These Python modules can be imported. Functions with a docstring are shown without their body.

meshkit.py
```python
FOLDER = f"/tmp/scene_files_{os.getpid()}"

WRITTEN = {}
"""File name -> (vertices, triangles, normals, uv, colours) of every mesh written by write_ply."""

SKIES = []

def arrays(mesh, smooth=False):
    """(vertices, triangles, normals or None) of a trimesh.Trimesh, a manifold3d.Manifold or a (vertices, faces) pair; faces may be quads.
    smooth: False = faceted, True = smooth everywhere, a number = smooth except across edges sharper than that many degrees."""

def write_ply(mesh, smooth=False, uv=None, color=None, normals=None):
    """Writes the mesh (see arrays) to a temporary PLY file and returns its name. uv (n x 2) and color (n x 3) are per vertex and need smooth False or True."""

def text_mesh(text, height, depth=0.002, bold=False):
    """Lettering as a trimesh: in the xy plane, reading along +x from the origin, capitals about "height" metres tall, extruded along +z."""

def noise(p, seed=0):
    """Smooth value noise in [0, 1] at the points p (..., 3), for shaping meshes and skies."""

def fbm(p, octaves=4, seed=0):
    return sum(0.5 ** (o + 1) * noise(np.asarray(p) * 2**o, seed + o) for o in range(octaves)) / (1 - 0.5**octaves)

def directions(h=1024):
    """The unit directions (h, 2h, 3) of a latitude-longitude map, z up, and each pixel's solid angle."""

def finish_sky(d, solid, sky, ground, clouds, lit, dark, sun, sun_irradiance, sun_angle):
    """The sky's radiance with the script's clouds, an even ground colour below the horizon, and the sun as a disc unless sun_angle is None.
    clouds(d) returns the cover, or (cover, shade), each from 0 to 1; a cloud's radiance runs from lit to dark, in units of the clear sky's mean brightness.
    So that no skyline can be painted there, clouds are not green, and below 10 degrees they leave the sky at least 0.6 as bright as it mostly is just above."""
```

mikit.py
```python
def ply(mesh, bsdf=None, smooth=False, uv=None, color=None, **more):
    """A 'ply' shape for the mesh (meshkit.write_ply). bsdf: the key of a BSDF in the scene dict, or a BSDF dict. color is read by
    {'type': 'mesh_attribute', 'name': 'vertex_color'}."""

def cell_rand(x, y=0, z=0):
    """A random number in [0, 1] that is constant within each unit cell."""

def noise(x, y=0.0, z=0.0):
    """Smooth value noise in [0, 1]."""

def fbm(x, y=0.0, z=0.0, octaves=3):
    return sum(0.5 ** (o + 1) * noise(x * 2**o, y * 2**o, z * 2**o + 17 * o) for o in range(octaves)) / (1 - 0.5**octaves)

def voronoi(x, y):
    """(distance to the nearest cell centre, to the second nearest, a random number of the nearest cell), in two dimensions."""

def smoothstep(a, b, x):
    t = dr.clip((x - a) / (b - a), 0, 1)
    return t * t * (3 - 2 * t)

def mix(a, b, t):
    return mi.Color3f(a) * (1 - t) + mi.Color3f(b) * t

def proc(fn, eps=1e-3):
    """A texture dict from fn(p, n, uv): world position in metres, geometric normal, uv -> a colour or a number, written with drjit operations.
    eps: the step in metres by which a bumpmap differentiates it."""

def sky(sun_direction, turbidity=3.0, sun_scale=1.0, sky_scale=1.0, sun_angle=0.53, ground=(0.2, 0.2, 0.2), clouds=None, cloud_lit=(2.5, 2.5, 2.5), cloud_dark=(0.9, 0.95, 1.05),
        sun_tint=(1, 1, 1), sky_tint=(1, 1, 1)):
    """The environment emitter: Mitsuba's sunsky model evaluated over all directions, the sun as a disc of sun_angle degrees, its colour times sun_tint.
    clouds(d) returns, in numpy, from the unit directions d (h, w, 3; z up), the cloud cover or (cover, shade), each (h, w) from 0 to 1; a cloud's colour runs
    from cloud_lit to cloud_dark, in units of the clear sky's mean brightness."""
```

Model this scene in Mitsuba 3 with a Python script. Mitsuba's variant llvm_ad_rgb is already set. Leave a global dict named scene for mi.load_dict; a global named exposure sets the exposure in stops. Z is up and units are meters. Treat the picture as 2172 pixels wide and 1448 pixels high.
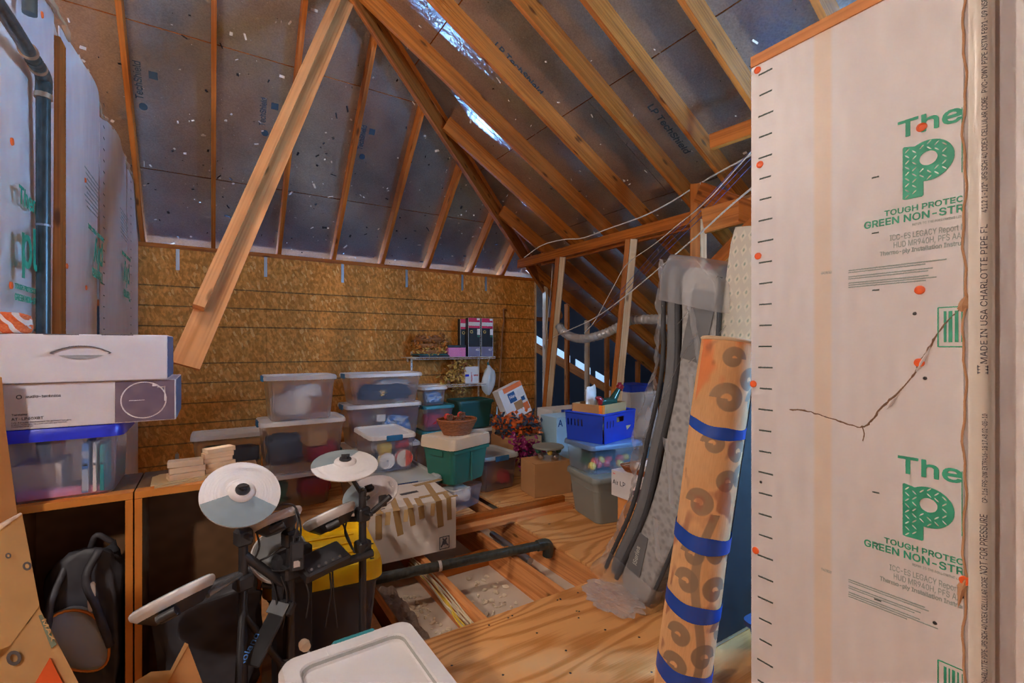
import math, random
import numpy as np, trimesh, drjit as dr, mitsuba as mi
import mikit, meshkit
from mikit import proc, noise, fbm, voronoi, cell_rand, smoothstep, mix
from shapely.geometry import Polygon, Point
from shapely.ops import unary_union
T = mi.ScalarTransform4f
rng = random.Random(7); nrng = np.random.default_rng(7)
scene, labels = {'type': 'scene'}, {}

# ------------------------------------------------------------------ camera (eye 1.41 m above the plywood, level)
FOC, YAW, HOR, EYE = 1000.0, math.radians(32.5), 733.0, 1.41
SY, CY = math.sin(YAW), math.cos(YAW)
scene['camera'] = {'type': 'perspective', 'fov': math.degrees(2 * math.atan(1086 / FOC)), 'fov_axis': 'x',
    'principal_point_offset_y': (724 - HOR) / 1448.0, 'near_clip': 0.02, 'far_clip': 60.0,
    'to_world': T().look_at(origin=[0, 0, EYE], target=[SY, CY, EYE], up=[0, 0, 1])}
exposure = 1.0
# ------------------------------------------------------------------ sky behind the vents, an unseen warm lamp, an added fill lamp
scene['sky'] = {'type': 'constant', 'radiance': {'type': 'rgb', 'value': [0.35, 0.5, 0.9]}}

def rgb(*c): return {'type': 'rgb', 'value': [float(x) for x in c]}
def lamp_sphere(key, c, r, power):
    m = trimesh.creation.icosphere(3, r); m.apply_translation(c)
    scene[key] = mikit.ply(m, 'm_white_plastic', smooth=True)
    scene[key]['emitter'] = {'type': 'area', 'radiance': rgb(*power)}
UNSEEN_LAMP = (-1.45, 0.30, 2.45)
lamp_sphere('unseen_lamp__glass', UNSEEN_LAMP, 0.075, (500, 444, 400))  # out of view, placed to light rear wall and right sheet
labels['unseen_lamp'] = {'label': 'unseen warm lamp behind the camera, lighting the rear wall and right sheet', 'category': 'light bulb'}
lamp_sphere('unseen_lamp_001__glass', (-0.57, 2.30, 3.30), 0.075, (370, 326, 292))  # added fill lamp, brightens the rear wall and bins
labels['unseen_lamp_001'] = {'label': 'added warm fill lamp high under the foil-faced roof, brightening the rear wall', 'category': 'light bulb'}

# ------------------------------------------------------------------ helpers: points on the pixel's ray at a real height, depth or plane
def ray(u, v):
    a, b = (u - 1086) / FOC, (HOR - v) / FOC
    return np.array([SY + a * CY, CY - a * SY, b])
EYEP = np.array([0, 0, EYE])
def PZ(u, v, z): d = ray(u, v); return EYEP + d * ((z - EYE) / d[2])
def PY(u, v, y): d = ray(u, v); return EYEP + d * (y / d[1])
def PX(u, v, x): d = ray(u, v); return EYEP + d * (x / d[0])
def PD(u, v, s): return EYEP + ray(u, v) * s

# ------------------------------------------------------------------ materials
def col(c): return c if isinstance(c, dict) else rgb(*c)
def mat(key, c, rough=0.6, metal=0.0, spec=0.5, clear=0.0, bump=None, bscale=0.001, two=True):
    if key in scene: return key
    b = {'type': 'principled', 'base_color': col(c), 'roughness': rough, 'metallic': metal, 'specular': spec}
    if clear: b['clearcoat'] = clear; b['clearcoat_gloss'] = 0.8
    if bump is not None: b = {'type': 'bumpmap', 'arbitrary': bump, 'scale': bscale, 'nested': b}
    scene[key] = {'type': 'twosided', 'bsdf': b} if two else b
    return key

def wood_fn(light, dark, fr=1.0):
    def f(p, n, uv):
        x, y = uv.x, uv.y
        w = fbm(x * 1.1, y * 9.0, 0.0, 3)
        g = noise(x * 1.6 * fr + 3 * w, y * 120 * fr, 2.0) * 0.55 + noise(x * 3.0, y * 34 * fr + 4 * w, 5.0) * 0.45
        k, k2, kr = voronoi(x * 1.7, y * 5.0)
        knot = smoothstep(0.10, 0.03, k) * dr.select(kr > 0.35, 1.0, 0.0)
        c = mix(light, dark, smoothstep(0.25, 0.85, g))
        c = c * (0.86 + 0.28 * noise(x * 0.6, y * 0.9, 9.0))
        return mix(c, [dark[0] * 0.28, dark[1] * 0.25, dark[2] * 0.25], knot * 0.85)
    return f
mat('m_wood', proc(wood_fn([0.40, 0.112, 0.016], [0.25, 0.058, 0.007])), 0.62, spec=0.25)
mat('m_wood_b', proc(wood_fn([0.33, 0.088, 0.014], [0.20, 0.046, 0.006])), 0.62, spec=0.25)
mat('m_wood_pale', proc(wood_fn([0.58, 0.42, 0.26], [0.46, 0.29, 0.15])), 0.62, spec=0.25)
mat('m_wood_peach', proc(wood_fn([0.64, 0.27, 0.092], [0.48, 0.165, 0.045])), 0.6, spec=0.25)
mat('m_endgrain', (0.72, 0.40, 0.19), 0.8)

def osb_fn(p, n, uv):
    x, z = p.x, p.z
    w1, w2 = noise(x * 9, z * 9, 1.0), noise(x * 9, z * 9, 7.0)
    a, b = x + 0.03 * w1, z + 0.03 * w2
    d, d2, r = voronoi(a * 52 + b * 15, b * 22 - a * 7)
    e, e2, r2 = voronoi(a * 34 - b * 18, b * 30 + a * 15)
    fine = noise(a * 160, b * 40, 3.0)
    t = 0.42 * r + 0.34 * r2 + 0.24 * fine
    c = mix([0.40, 0.140, 0.024], [0.66, 0.275, 0.060], smoothstep(0.2, 0.85, t))
    c = mix(c, [0.16, 0.06, 0.018], smoothstep(0.90, 0.97, r2) * 0.4)
    c = mix(c, [0.72, 0.43, 0.16], smoothstep(0.9, 0.97, r) * 0.6)
    c = c * (0.85 + 0.3 * noise(x * 1.3, z * 1.1, 4.0))
    line = mi.Float(0)
    for h in (2.015, 1.815, 1.610, 1.225, 1.020, 0.815, 0.605, 0.405, 0.20):
        hh = h + 0.006 * (noise(x * 1.1, h * 7) - 0.5)
        line = dr.maximum(line, smoothstep(0.0085, 0.004, dr.abs(z - hh)))
    return mix(c, [0.035, 0.022, 0.014], line * 0.85 * (0.65 + 0.35 * noise(x * 50, z * 3)))
mat('m_osb', proc(osb_fn), 0.7, spec=0.2)

def ply_fn(p, n, uv):
    x, y = p.x, p.y
    w = fbm(x * 1.0, y * 3.2, 0.0, 3)
    rings = 0.5 + 0.5 * dr.sin((y * 5.2 + w * 5.5 + 0.3 * x) * 9.0)
    g = 0.72 * rings + 0.28 * noise(x * 4, y * 240, 1.0)
    c = mix([0.62, 0.30, 0.105], [0.44, 0.168, 0.043], smoothstep(0.35, 0.95, g))
    k, k2, kr = voronoi(x * 2.0, y * 3.0)
    c = mix(c, [0.17, 0.07, 0.03], smoothstep(0.035, 0.015, k) * dr.select(kr > 0.45, 1.0, 0.0))
    return c * (0.85 + 0.3 * noise(x * 1.5, y * 1.5, 2.0))
mat('m_ply', proc(ply_fn), 0.5, spec=0.3)

def foil_bump(p, n, uv):
    x, y, z = p.x, p.y, p.z
    return fbm(x * 30, y * 30, z * 30, 4) * 1.2 + 1.2 * noise(x * 3, y * 3, z * 3)
def foil_col(p, n, uv):
    s = noise(p.x * 7, p.y * 7, p.z * 7) * 0.25 + noise(p.x * 120, p.y * 120, p.z * 120) * 0.30
    return mix([0.28, 0.28, 0.27], [0.80, 0.80, 0.78], s + 0.12)
fo = proc(foil_col)
scene['m_foil'] = {'type': 'twosided', 'bsdf': {'type': 'bumpmap', 'arbitrary': proc(foil_bump, eps=4e-3), 'scale': 0.0024, 'nested': {'type': 'blendbsdf', 'weight': 0.22,
    'a': {'type': 'principled', 'base_color': fo, 'roughness': 0.19, 'metallic': 1.0}, 'b': {'type': 'principled', 'base_color': fo, 'roughness': 0.78, 'metallic': 1.0}}}}
mat('m_dark', (0.012, 0.011, 0.011), 0.9)
mat('m_black', (0.017, 0.017, 0.019), 0.42)
mat('m_black_matte', (0.014, 0.013, 0.016), 0.85)
mat('m_steel', (0.55, 0.57, 0.60), 0.32, 1.0)
mat('m_galv', (0.42, 0.45, 0.48), 0.45, 1.0)
mat('m_nail_glint', (0.95, 0.95, 0.93), 0.3, 0.0)  # plain white paints the glint of nail tips and torn foil
mat('m_white_plastic', (0.78, 0.77, 0.75), 0.4)
mat('m_unseen_wall', (0.16, 0.09, 0.05), 0.9)  # dark tone picked to cut bounce from the unseen walls
mat('m_drywall', (0.50, 0.40, 0.31), 0.9)
mat('m_paper', (0.80, 0.79, 0.77), 0.8)

# ------------------------------------------------------------------ mesh helpers
def add(key, mesh, m, smooth=False, uv=None, **kw):
    assert key not in scene, key
    scene[key] = mikit.ply(mesh, m, smooth=smooth, uv=uv, **kw)
    return key
COUNT = {}
def nm(base):
    """A free key: base, base_001, ..."""
    i = COUNT.get(base, -1) + 1; COUNT[base] = i
    return base if i == 0 else f'{base}_{i:03d}'
def part(parent, name, mesh, m, smooth=False, label=None, kind=None, uv=None):
    k = nm(f'{parent}__{name}')
    add(k, mesh, m, smooth, uv)
    if label or kind: labels[k] = {**({'label': label} if label else {}), **({'kind': kind} if kind else {})}
    return k
def thing(name, label, cat, group=None):
    k = nm(name); labels[k] = {'label': label, 'category': cat}
    if group: labels[k]['group'] = group
    return k
def one(name, label, cat, mesh, m, smooth=False, group=None, uv=None, kind=None):
    k = thing(name, label, cat, group); add(k, mesh, m, smooth, uv)
    if kind: labels[k]['kind'] = kind
    return k
def struct(name, mesh, m, smooth=False, uv=None):
    labels[name] = {'kind': 'structure'}
    if mesh is not None: add(name, mesh, m, smooth, uv)
    return name
def cat(*ms): return trimesh.util.concatenate([m for x in ms for m in (x if isinstance(x, (list, tuple)) else [x])])
def unit(v): v = np.asarray(v, float); return v / np.linalg.norm(v)
def frame(o, x, y, z=None):
    x, y = unit(x), np.asarray(y, float); y = unit(y - x * (x @ y)); z = np.cross(x, y)
    M = np.eye(4); M[:3, 0], M[:3, 1], M[:3, 2], M[:3, 3] = x, y, z, o; return M
def rotz(deg, o=(0, 0, 0)):
    a = math.radians(deg); M = np.eye(4); M[:2, :2] = [[math.cos(a), -math.sin(a)], [math.sin(a), math.cos(a)]]; M[:3, 3] = o; return M
def tf(m, M): m = m.copy(); m.apply_transform(M); return m
def box(sx, sy, sz, c=(0, 0, 0), bev=0.0):
    """Box of full sizes centred at c, its edges chamfered by bev."""
    if bev <= 0:
        m = trimesh.creation.box((sx, sy, sz)); m.apply_translation(c); return m
    h = np.array([sx, sy, sz]) / 2; b = min(bev, h.min() * 0.9); P = []
    for s in np.ndindex(2, 2, 2):
        q = np.array(s) * 2 - 1
        for k in range(3):
            o = h - b; o[k] = h[k]; P.append(q * o)
    m = trimesh.convex.convex_hull(np.array(P)); m.apply_translation(c); return m
def bb(x0, x1, y0, y1, z0, z1, bev=0.0):
    return box(x1 - x0, y1 - y0, z1 - z0, ((x0 + x1) / 2, (y0 + y1) / 2, (z0 + z1) / 2), bev)
def board(p0, p1, w, h, up=(0, 0, 1)):
    """(mesh, uv) of a board from p0 to p1: h along up, w across; uv in metres along the grain."""
    p0, p1 = np.asarray(p0, float), np.asarray(p1, float); d = unit(p1 - p0); L = np.linalg.norm(p1 - p0)
    u = np.asarray(up, float); u = unit(u - d * (u @ d)); s = np.cross(u, d); V, F, UV = [], [], []
    ou, ov = rng.random() * 40, rng.random() * 40
    def face(c, a, b, la, lb, ua, ub):
        i = len(V)
        for x, y in ((-1, -1), (1, -1), (1, 1), (-1, 1)):
            V.append(c + a * x * la / 2 + b * y * lb / 2); UV.append((ou + x * ua / 2, ov + y * ub / 2))
        F.extend([(i, i + 1, i + 2), (i, i + 2, i + 3)])
    c = (p0 + p1) / 2
    face(c + u * h / 2, d, -s, L, w, L, w); face(c - u * h / 2, d, s, L, w, L, w)
    ov += 1.3; face(c + s * w / 2, d, u, L, h, L, h); ov += 1.7; face(c - s * w / 2, d, -u, L, h, L, h)
    face(c + d * L / 2, s, u, w, h, w * .2, h * 4) ; face(c - d * L / 2, -s, u, w, h, w * .2, h * 4)
    return trimesh.Trimesh(np.array(V), np.array(F), process=False), np.array(UV)
def bpart(parent, name, p0, p1, w, h, m='m_wood', up=(0, 0, 1), label=None):
    me, uv = board(p0, p1, w, h, up); return part(parent, name, me, m, False, label, uv=uv)
def spline(pts, n=8):
    """Catmull-Rom through the points."""
    P = np.asarray(pts, float)
    if len(P) < 3: return np.linspace(P[0], P[-1], n + 1)
    Q = np.vstack([2 * P[0] - P[1], P, 2 * P[-1] - P[-2]]); out = []
    for i in range(1, len(Q) - 2):
        for t in np.arange(n) / n:
            a, b, c, d = Q[i - 1:i + 3]
            out.append(0.5 * (2 * b + (c - a) * t + (2 * a - 5 * b + 4 * c - d) * t * t + (3 * b - a - 3 * c + d) * t ** 3))
    out.append(P[-1]); return np.array(out)
def tube(pts, r, sides=8, caps=True):
    p = np.asarray(pts, float); n = len(p); r = np.broadcast_to(r, (n,)).astype(float)
    t = np.gradient(p, axis=0); t /= np.linalg.norm(t, axis=1, keepdims=True) + 1e-12
    a = np.cross(t[0], [0, 0, 1.0] if abs(t[0, 2]) < 0.9 else [1.0, 0, 0]); a /= np.linalg.norm(a)
    ang = np.arange(sides) * 2 * np.pi / sides; V = []
    for i in range(n):
        a = a - t[i] * (a @ t[i]); a /= np.linalg.norm(a) + 1e-12; b = np.cross(t[i], a)
        V.append(p[i] + r[i] * (np.cos(ang)[:, None] * a + np.sin(ang)[:, None] * b))
    V = np.vstack(V); F = []
    for i in range(n - 1):
        for j in range(sides):
            k = (j + 1) % sides; q = (i * sides + j, i * sides + k, (i + 1) * sides + k, (i + 1) * sides + j)
            F += [(q[0], q[1], q[2]), (q[0], q[2], q[3])]
    if caps:
        V = np.vstack([V, p[:1], p[-1:]]); c0, c1, e = n * sides, n * sides + 1, (n - 1) * sides
        for j in range(sides):
            k = (j + 1) % sides; F += [(c0, k, j), (c1, e + j, e + k)]
    return trimesh.Trimesh(V, np.array(F), process=False)
def rod(p0, p1, r, sides=10): return tube(np.array([p0, p1], float), r, sides)
def lathe(prof, n=32):
    """Surface of revolution about z from (r, z) pairs."""
    P = np.asarray(prof, float); ang = np.arange(n) * 2 * np.pi / n
    V = np.stack([P[:, None, 0] * np.cos(ang), P[:, None, 0] * np.sin(ang), np.broadcast_to(P[:, None, 1], (len(P), n))], -1).reshape(-1, 3); F = []
    for i in range(len(P) - 1):
        for j in range(n):
            k = (j + 1) % n; q = (i * n + j, i * n + k, (i + 1) * n + k, (i + 1) * n + j); F += [(q[0], q[1], q[2]), (q[0], q[2], q[3])]
    return trimesh.Trimesh(V, np.array(F), process=False)
def extr(poly, h): return trimesh.util.concatenate([trimesh.creation.extrude_polygon(g, h, engine='earcut') for g in getattr(poly, 'geoms', [poly])])
def rrect(w, d, r, n=5):
    """Rounded rectangle outline, (4(n+1), 2) points, counter-clockwise."""
    out = []
    for cx, cy, a0 in ((w / 2 - r, d / 2 - r, 0), (-w / 2 + r, d / 2 - r, 90), (-w / 2 + r, -d / 2 + r, 180), (w / 2 - r, -d / 2 + r, 270)):
        for i in range(n + 1):
            a = math.radians(a0 + 90 * i / n); out.append((cx + r * math.cos(a), cy + r * math.sin(a)))
    return np.array(out)
def loft(loops, cap0=False, cap1=False):
    """Skin between closed loops of equally many 3-D points."""
    n = len(loops[0]); V = np.vstack(loops); F = []
    for i in range(len(loops) - 1):
        for j in range(n):
            k = (j + 1) % n; q = (i * n + j, i * n + k, (i + 1) * n + k, (i + 1) * n + j); F += [(q[0], q[1], q[2]), (q[0], q[2], q[3])]
    for cap, o, s in ((cap0, 0, -1), (cap1, (len(loops) - 1) * n, 1)):
        if cap:
            V = np.vstack([V, V[o:o + n].mean(0)]); c = len(V) - 1
            for j in range(n):
                k = (j + 1) % n; F.append((c, o + j, o + k) if s > 0 else (c, o + k, o + j))
    return trimesh.Trimesh(V, np.array(F), process=False)
def rloop(w, d, r, z): q = rrect(w, d, r); return np.column_stack([q, np.full(len(q), z)])
def lump(sx, sy, sz, c, seed=0, amp=0.25, fr=3.0, sub=3):
    """A soft crumpled lump, like cloth or paper stuffed in a box."""
    m = trimesh.creation.icosphere(sub); v = m.vertices
    q = np.sign(v) * np.abs(v) ** 0.5
    v = q * (1 + amp * 2 * (meshkit.fbm(v * fr + seed * 3.1, 3, seed) - 0.5))[:, None]
    m.vertices = v * (np.array([sx, sy, sz]) / 2 / np.abs(v).max(0)) + np.asarray(c); return m
def text(s, h, M, depth=0.0008, bold=False, width=None, shear=0.0):
    """Lettering with its baseline at M's origin, reading along M's x axis, facing M's z axis."""
    m = meshkit.text_mesh(s, h, depth, bold); v = m.vertices.copy()
    if width: v[:, 0] *= width / (v[:, 0].max() - v[:, 0].min())
    v[:, 0] += shear * v[:, 1]; m.vertices = v; m.apply_transform(M); return m
# ================================================================== THE SETTING
D, OX0, OX1, PLATE = 5.9, -0.70, 4.19, 2.44
TA, TB, BX = 1.0, 0.584, 4.22                    # roof slopes: rear slope rises towards the camera, right slope falls to +x
def zA(y): return PLATE + TA * (D - y)
def zB(x): return PLATE - TB * (x - BX)
# ---- rear wall of oriented strand board, four sheets
struct('wall_back', bb(OX0, OX1 - 0.02, D + 0.03, D + 0.10, 0.0, PLATE - 0.05), 'm_wood_b')
xs = [OX0, 0.514, 1.725, 2.943, OX1]
for x0, x1 in zip(xs[:-1], xs[1:]): part('wall_back', 'osb_panel', bb(x0 + 0.0015, x1 - 0.0015, D, D + 0.012, 0.0, PLATE - 0.045), 'm_osb')
struct('trim_1', None, None)
bpart('trim_1', 'top_plate', (OX0, D + 0.045, PLATE - 0.022), (OX1 + 0.1, D + 0.045, PLATE - 0.022), 0.10, 0.042, 'm_wood')
bpart('wall_back', 'end_stud', (OX1 - 0.004, D + 0.05, 0), (OX1 - 0.004, D + 0.05, PLATE - 0.05), 0.10, 0.038, 'm_wood_pale', up=(1, 0, 0))
for u, v0, v1 in ((375, 523, 573), (563, 541, 587), (726, 556, 599), (862, 570, 609), (980, 582, 616), (1030, 586, 617), (375, 962, 985)):
    a, b = PY(u, v0, D - 0.001), PY(u + (4 if v0 < 530 else 1), v1, D - 0.001); c = (a + b) / 2
    part('wall_back', 'metal_strap', cat(box(0.032, 0.003, abs(a[2] - b[2]), (c[0], D - 0.0025, c[2])), [tf(trimesh.creation.cylinder(0.005, 0.004, sections=8), frame((c[0], D - 0.005, c[2] + k * 0.045), (1, 0, 0), (0, 0, 1))) for k in (-1.5, -.5, .5, 1.5)]), 'm_galv')
# ---- rear roof slope: rafters, foil-faced sheets
struct('ceiling_rear', None, None)
RXS = [(-0.575, 0), (0.015, 0), (0.645, 0), (1.235, 0), (1.82, 0), (2.43, 0), (3.08, 0), (3.60, 0)]
def hip_y(x): return D - (BX - x) * TB / TA      # where the rear slope meets the right slope
DA, DB = 0.140, 0.165                            # rafter depths
dA, dB = unit((0, -1, TA)), unit((-1, 0, TB)); nA, nB = unit((0, TA, 1)), unit((TB, 0, 1))
for x, _ in RXS:
    y1 = max(hip_y(x) + 0.03, 3.35) if x > 0.5 else 3.35
    p0 = np.array([x, D + 0.35, zA(D + 0.35)]) + nA * DA / 2; p1 = np.array([x, y1, zA(y1)]) + nA * DA / 2
    bpart('ceiling_rear', 'rafter', p0, p1, 0.038, DA, 'm_wood', up=nA)
def sheet(o, ex, ey, nx, poly):
    """Thin flat sheet from a polygon in the plane (o; ex, ey)."""
    m = extr(poly, 0.008); return tf(m, frame(o, ex, ey))
oA = np.array([0, D, PLATE]) + nA * DA
clipA = Polygon([(-3.0, -0.9), (5.2, -0.9), (BX + .12, -.02)] + [(x, (D - hip_y(x)) * math.sqrt(1 + TA * TA)) for x in (BX + 0.1, 0.35)] + [(0.35, 3.75), (-3.0, 3.75)])
cuts = [-0.9, 0.72, 1.94, 3.16, 3.75]
for j, (s0, s1) in enumerate(zip(cuts[:-1], cuts[1:])):
    x0 = -3.0 + (0.6 if j % 2 else 0)
    xx = sorted({-3.0, 5.2, *[x0 + 1.82 * k for k in range(0, 6)]})
    for a, b in zip(xx[:-1], xx[1:]):
        g = Polygon([(a + .002, s0 + .005), (b - .002, s0 + .005), (b - .002, s1 - .005), (a + .002, s1 - .005)]).intersection(clipA.buffer(0))
        if not g.is_empty and g.area > 0.01 and g.geom_type == 'Polygon':
            part('ceiling_rear', 'foil_sheet', tf(extr(g, 0.008), frame(oA + nA * .008, (1, 0, 0), dA)), 'm_foil')
part('ceiling_rear', 'roof_deck', tf(extr(clipA.buffer(0.1), 0.012), frame(oA + nA * 0.024, (1, 0, 0), dA)), 'm_wood_b')
# ---- right roof slope
struct('ceiling_right', None, None)
RYS = [5.24, 4.62, 4.02, 3.44, 2.83, 2.40, 1.88, 1.30, 0.70, 0.10, -0.5, -1.1, -1.7, -2.3]
XR0, XR1 = 0.80, 8.4
def hip_x(y): return BX - (D - y) * TA / TB
for y in RYS:
    x0 = max(XR0, hip_x(y) + 0.03); p0 = np.array([x0, y - .019, zB(x0)]) + nB * DB / 2; p1 = np.array([XR1, y - .019, zB(XR1)]) + nB * DB / 2
    bpart('ceiling_right', 'rafter', p0, p1, 0.038, DB, 'm_wood', up=nB)
p0 = np.array([BX - .2, D + .02, zB(BX - .2)]) + nB * DB / 2; p1 = np.array([XR1, D + .02, zB(XR1)]) + nB * DB / 2
bpart('ceiling_right', 'rafter', p0, p1, 0.038, DB, 'm_wood', up=nB)
oB = np.array([BX, 0, PLATE]) + nB * DB
q = math.sqrt(1 + TB * TB)
# plane coordinates: along the eave (y), up the slope (s)
clipB = Polygon([(-3.0, -(XR1 - BX) * q), (6.0, -(XR1 - BX) * q), (6.0, -.05), (D, 0), (hip_y(XR0), (BX - XR0) * q), (-3.0, (BX - XR0) * q)])
ss = [-(XR1 - BX) * q]
s = 0.62 - 1.22 * 4
while s < 4.2:
    if s > ss[0]: ss.append(s)
    s += 1.22
ss.append(4.2)
for j, (s0, s1) in enumerate(zip(ss[:-1], ss[1:])):
    yy = sorted({-3.0, 6.0, *[-3.0 + (1.2 if j % 2 else 0) + 2.43 * k for k in range(0, 5)]})
    for a, b in zip(yy[:-1], yy[1:]):
        if b > 6.0: continue
        g = Polygon([(a + .002, s0 + .005), (b - .002, s0 + .005), (b - .002, s1 - .005), (a + .002, s1 - .005)]).intersection(clipB)
        if not g.is_empty and g.area > 0.01 and g.geom_type == 'Polygon':
            part('ceiling_right', 'foil_sheet', tf(extr(g, 0.008), frame(oB, (0, 1, 0), dB)), 'm_foil')
part('ceiling_right', 'roof_deck', tf(extr(clipB.buffer(0.08), 0.012), frame(oB + nB * 0.010, (0, 1, 0), dB)), 'm_wood_b')
# ---- hip rafter
struct('trim_2', None, None)
h0 = np.array([BX + .25, D + .25 * TB, PLATE - .25 * TB]); h1 = np.array([0.62, hip_y(0.62), zB(0.62)])
hup = unit(nA + nB)
bpart('trim_2', 'hip_rafter', h0 + hup * 0.03, h1 + hup * 0.03, 0.040, 0.235, 'm_wood_b', up=hup)
# ---- ridge board and flat closing ceiling over the rest (out of frame)
bpart('trim_2', 'ridge_board', (0.72, 4.05, 4.36), (0.72, -2.9, 4.36), 0.04, 0.24, 'm_wood_b')
struct('unseen_ceiling', bb(-3.1, 0.9, -3.0, 3.9, 4.62, 4.66), 'm_unseen_wall')
# ---- unseen enclosing walls, kept dark to limit bounce light; near-black closings beyond studs
struct('unseen_wall_near', bb(-3.1, 8.4, -3.06, -3.0, -0.3, 4.8), 'm_unseen_wall')  # out of view, dark so that it bounces little light
struct('unseen_wall_left', bb(-3.06, -3.0, -3.0, 6.6, -0.3, 4.7), 'm_unseen_wall')
struct('shade_wall_far', bb(-3.1, 9.0, 8.3, 8.36, -0.3, 4.6), 'm_dark')  # near-black colour stands for the shade beyond the studs
struct('shade_wall_right', bb(8.45, 8.51, -3.1, 8.3, -0.3, 1.2), 'm_dark')  # near-black closing, keeps sky light out of the dark space
struct('shade_ceiling_far', bb(-3.0, 9.0, 6.02, 8.3, 3.0, 3.04), 'm_dark')  # near-black closing over the dark space beyond the studs

# ---- left wall of printed structural sheathing
LX = -0.615
def green(p, n, uv): return mix([0.015, 0.19, 0.105], [0.03, 0.30, 0.17], noise(p.y * 30, p.z * 30))
mat('m_green_ink', proc(green), 0.6)
mat('m_grey_ink', (0.30, 0.36, 0.34), 0.7)
mat('m_dark_ink', (0.045, 0.06, 0.055), 0.7)
def therm_bump(p, n, uv): return fbm(p.y * 9, p.z * 2.2, 0.0, 3)
def therm_col(p, n, uv):
    c = mix([0.74, 0.72, 0.72], [0.80, 0.785, 0.78], noise(p.y * 40, p.z * 9))
    band = smoothstep(0.034, 0.018, dr.abs(p.y - 0.761)) * dr.select(p.x > 0.5, 1.0, 0.0)
    return mix(c, [0.80, 0.64, 0.46], band * 0.6)
mat('m_thermo', proc(therm_col), 0.42, spec=0.45, bump=proc(therm_bump, eps=3e-3), bscale=0.003)
mat('m_torn', (0.42, 0.22, 0.11), 0.9)
mat('m_orange_cap', (0.85, 0.13, 0.025), 0.35)
struct('wall_left', None, None)
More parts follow.
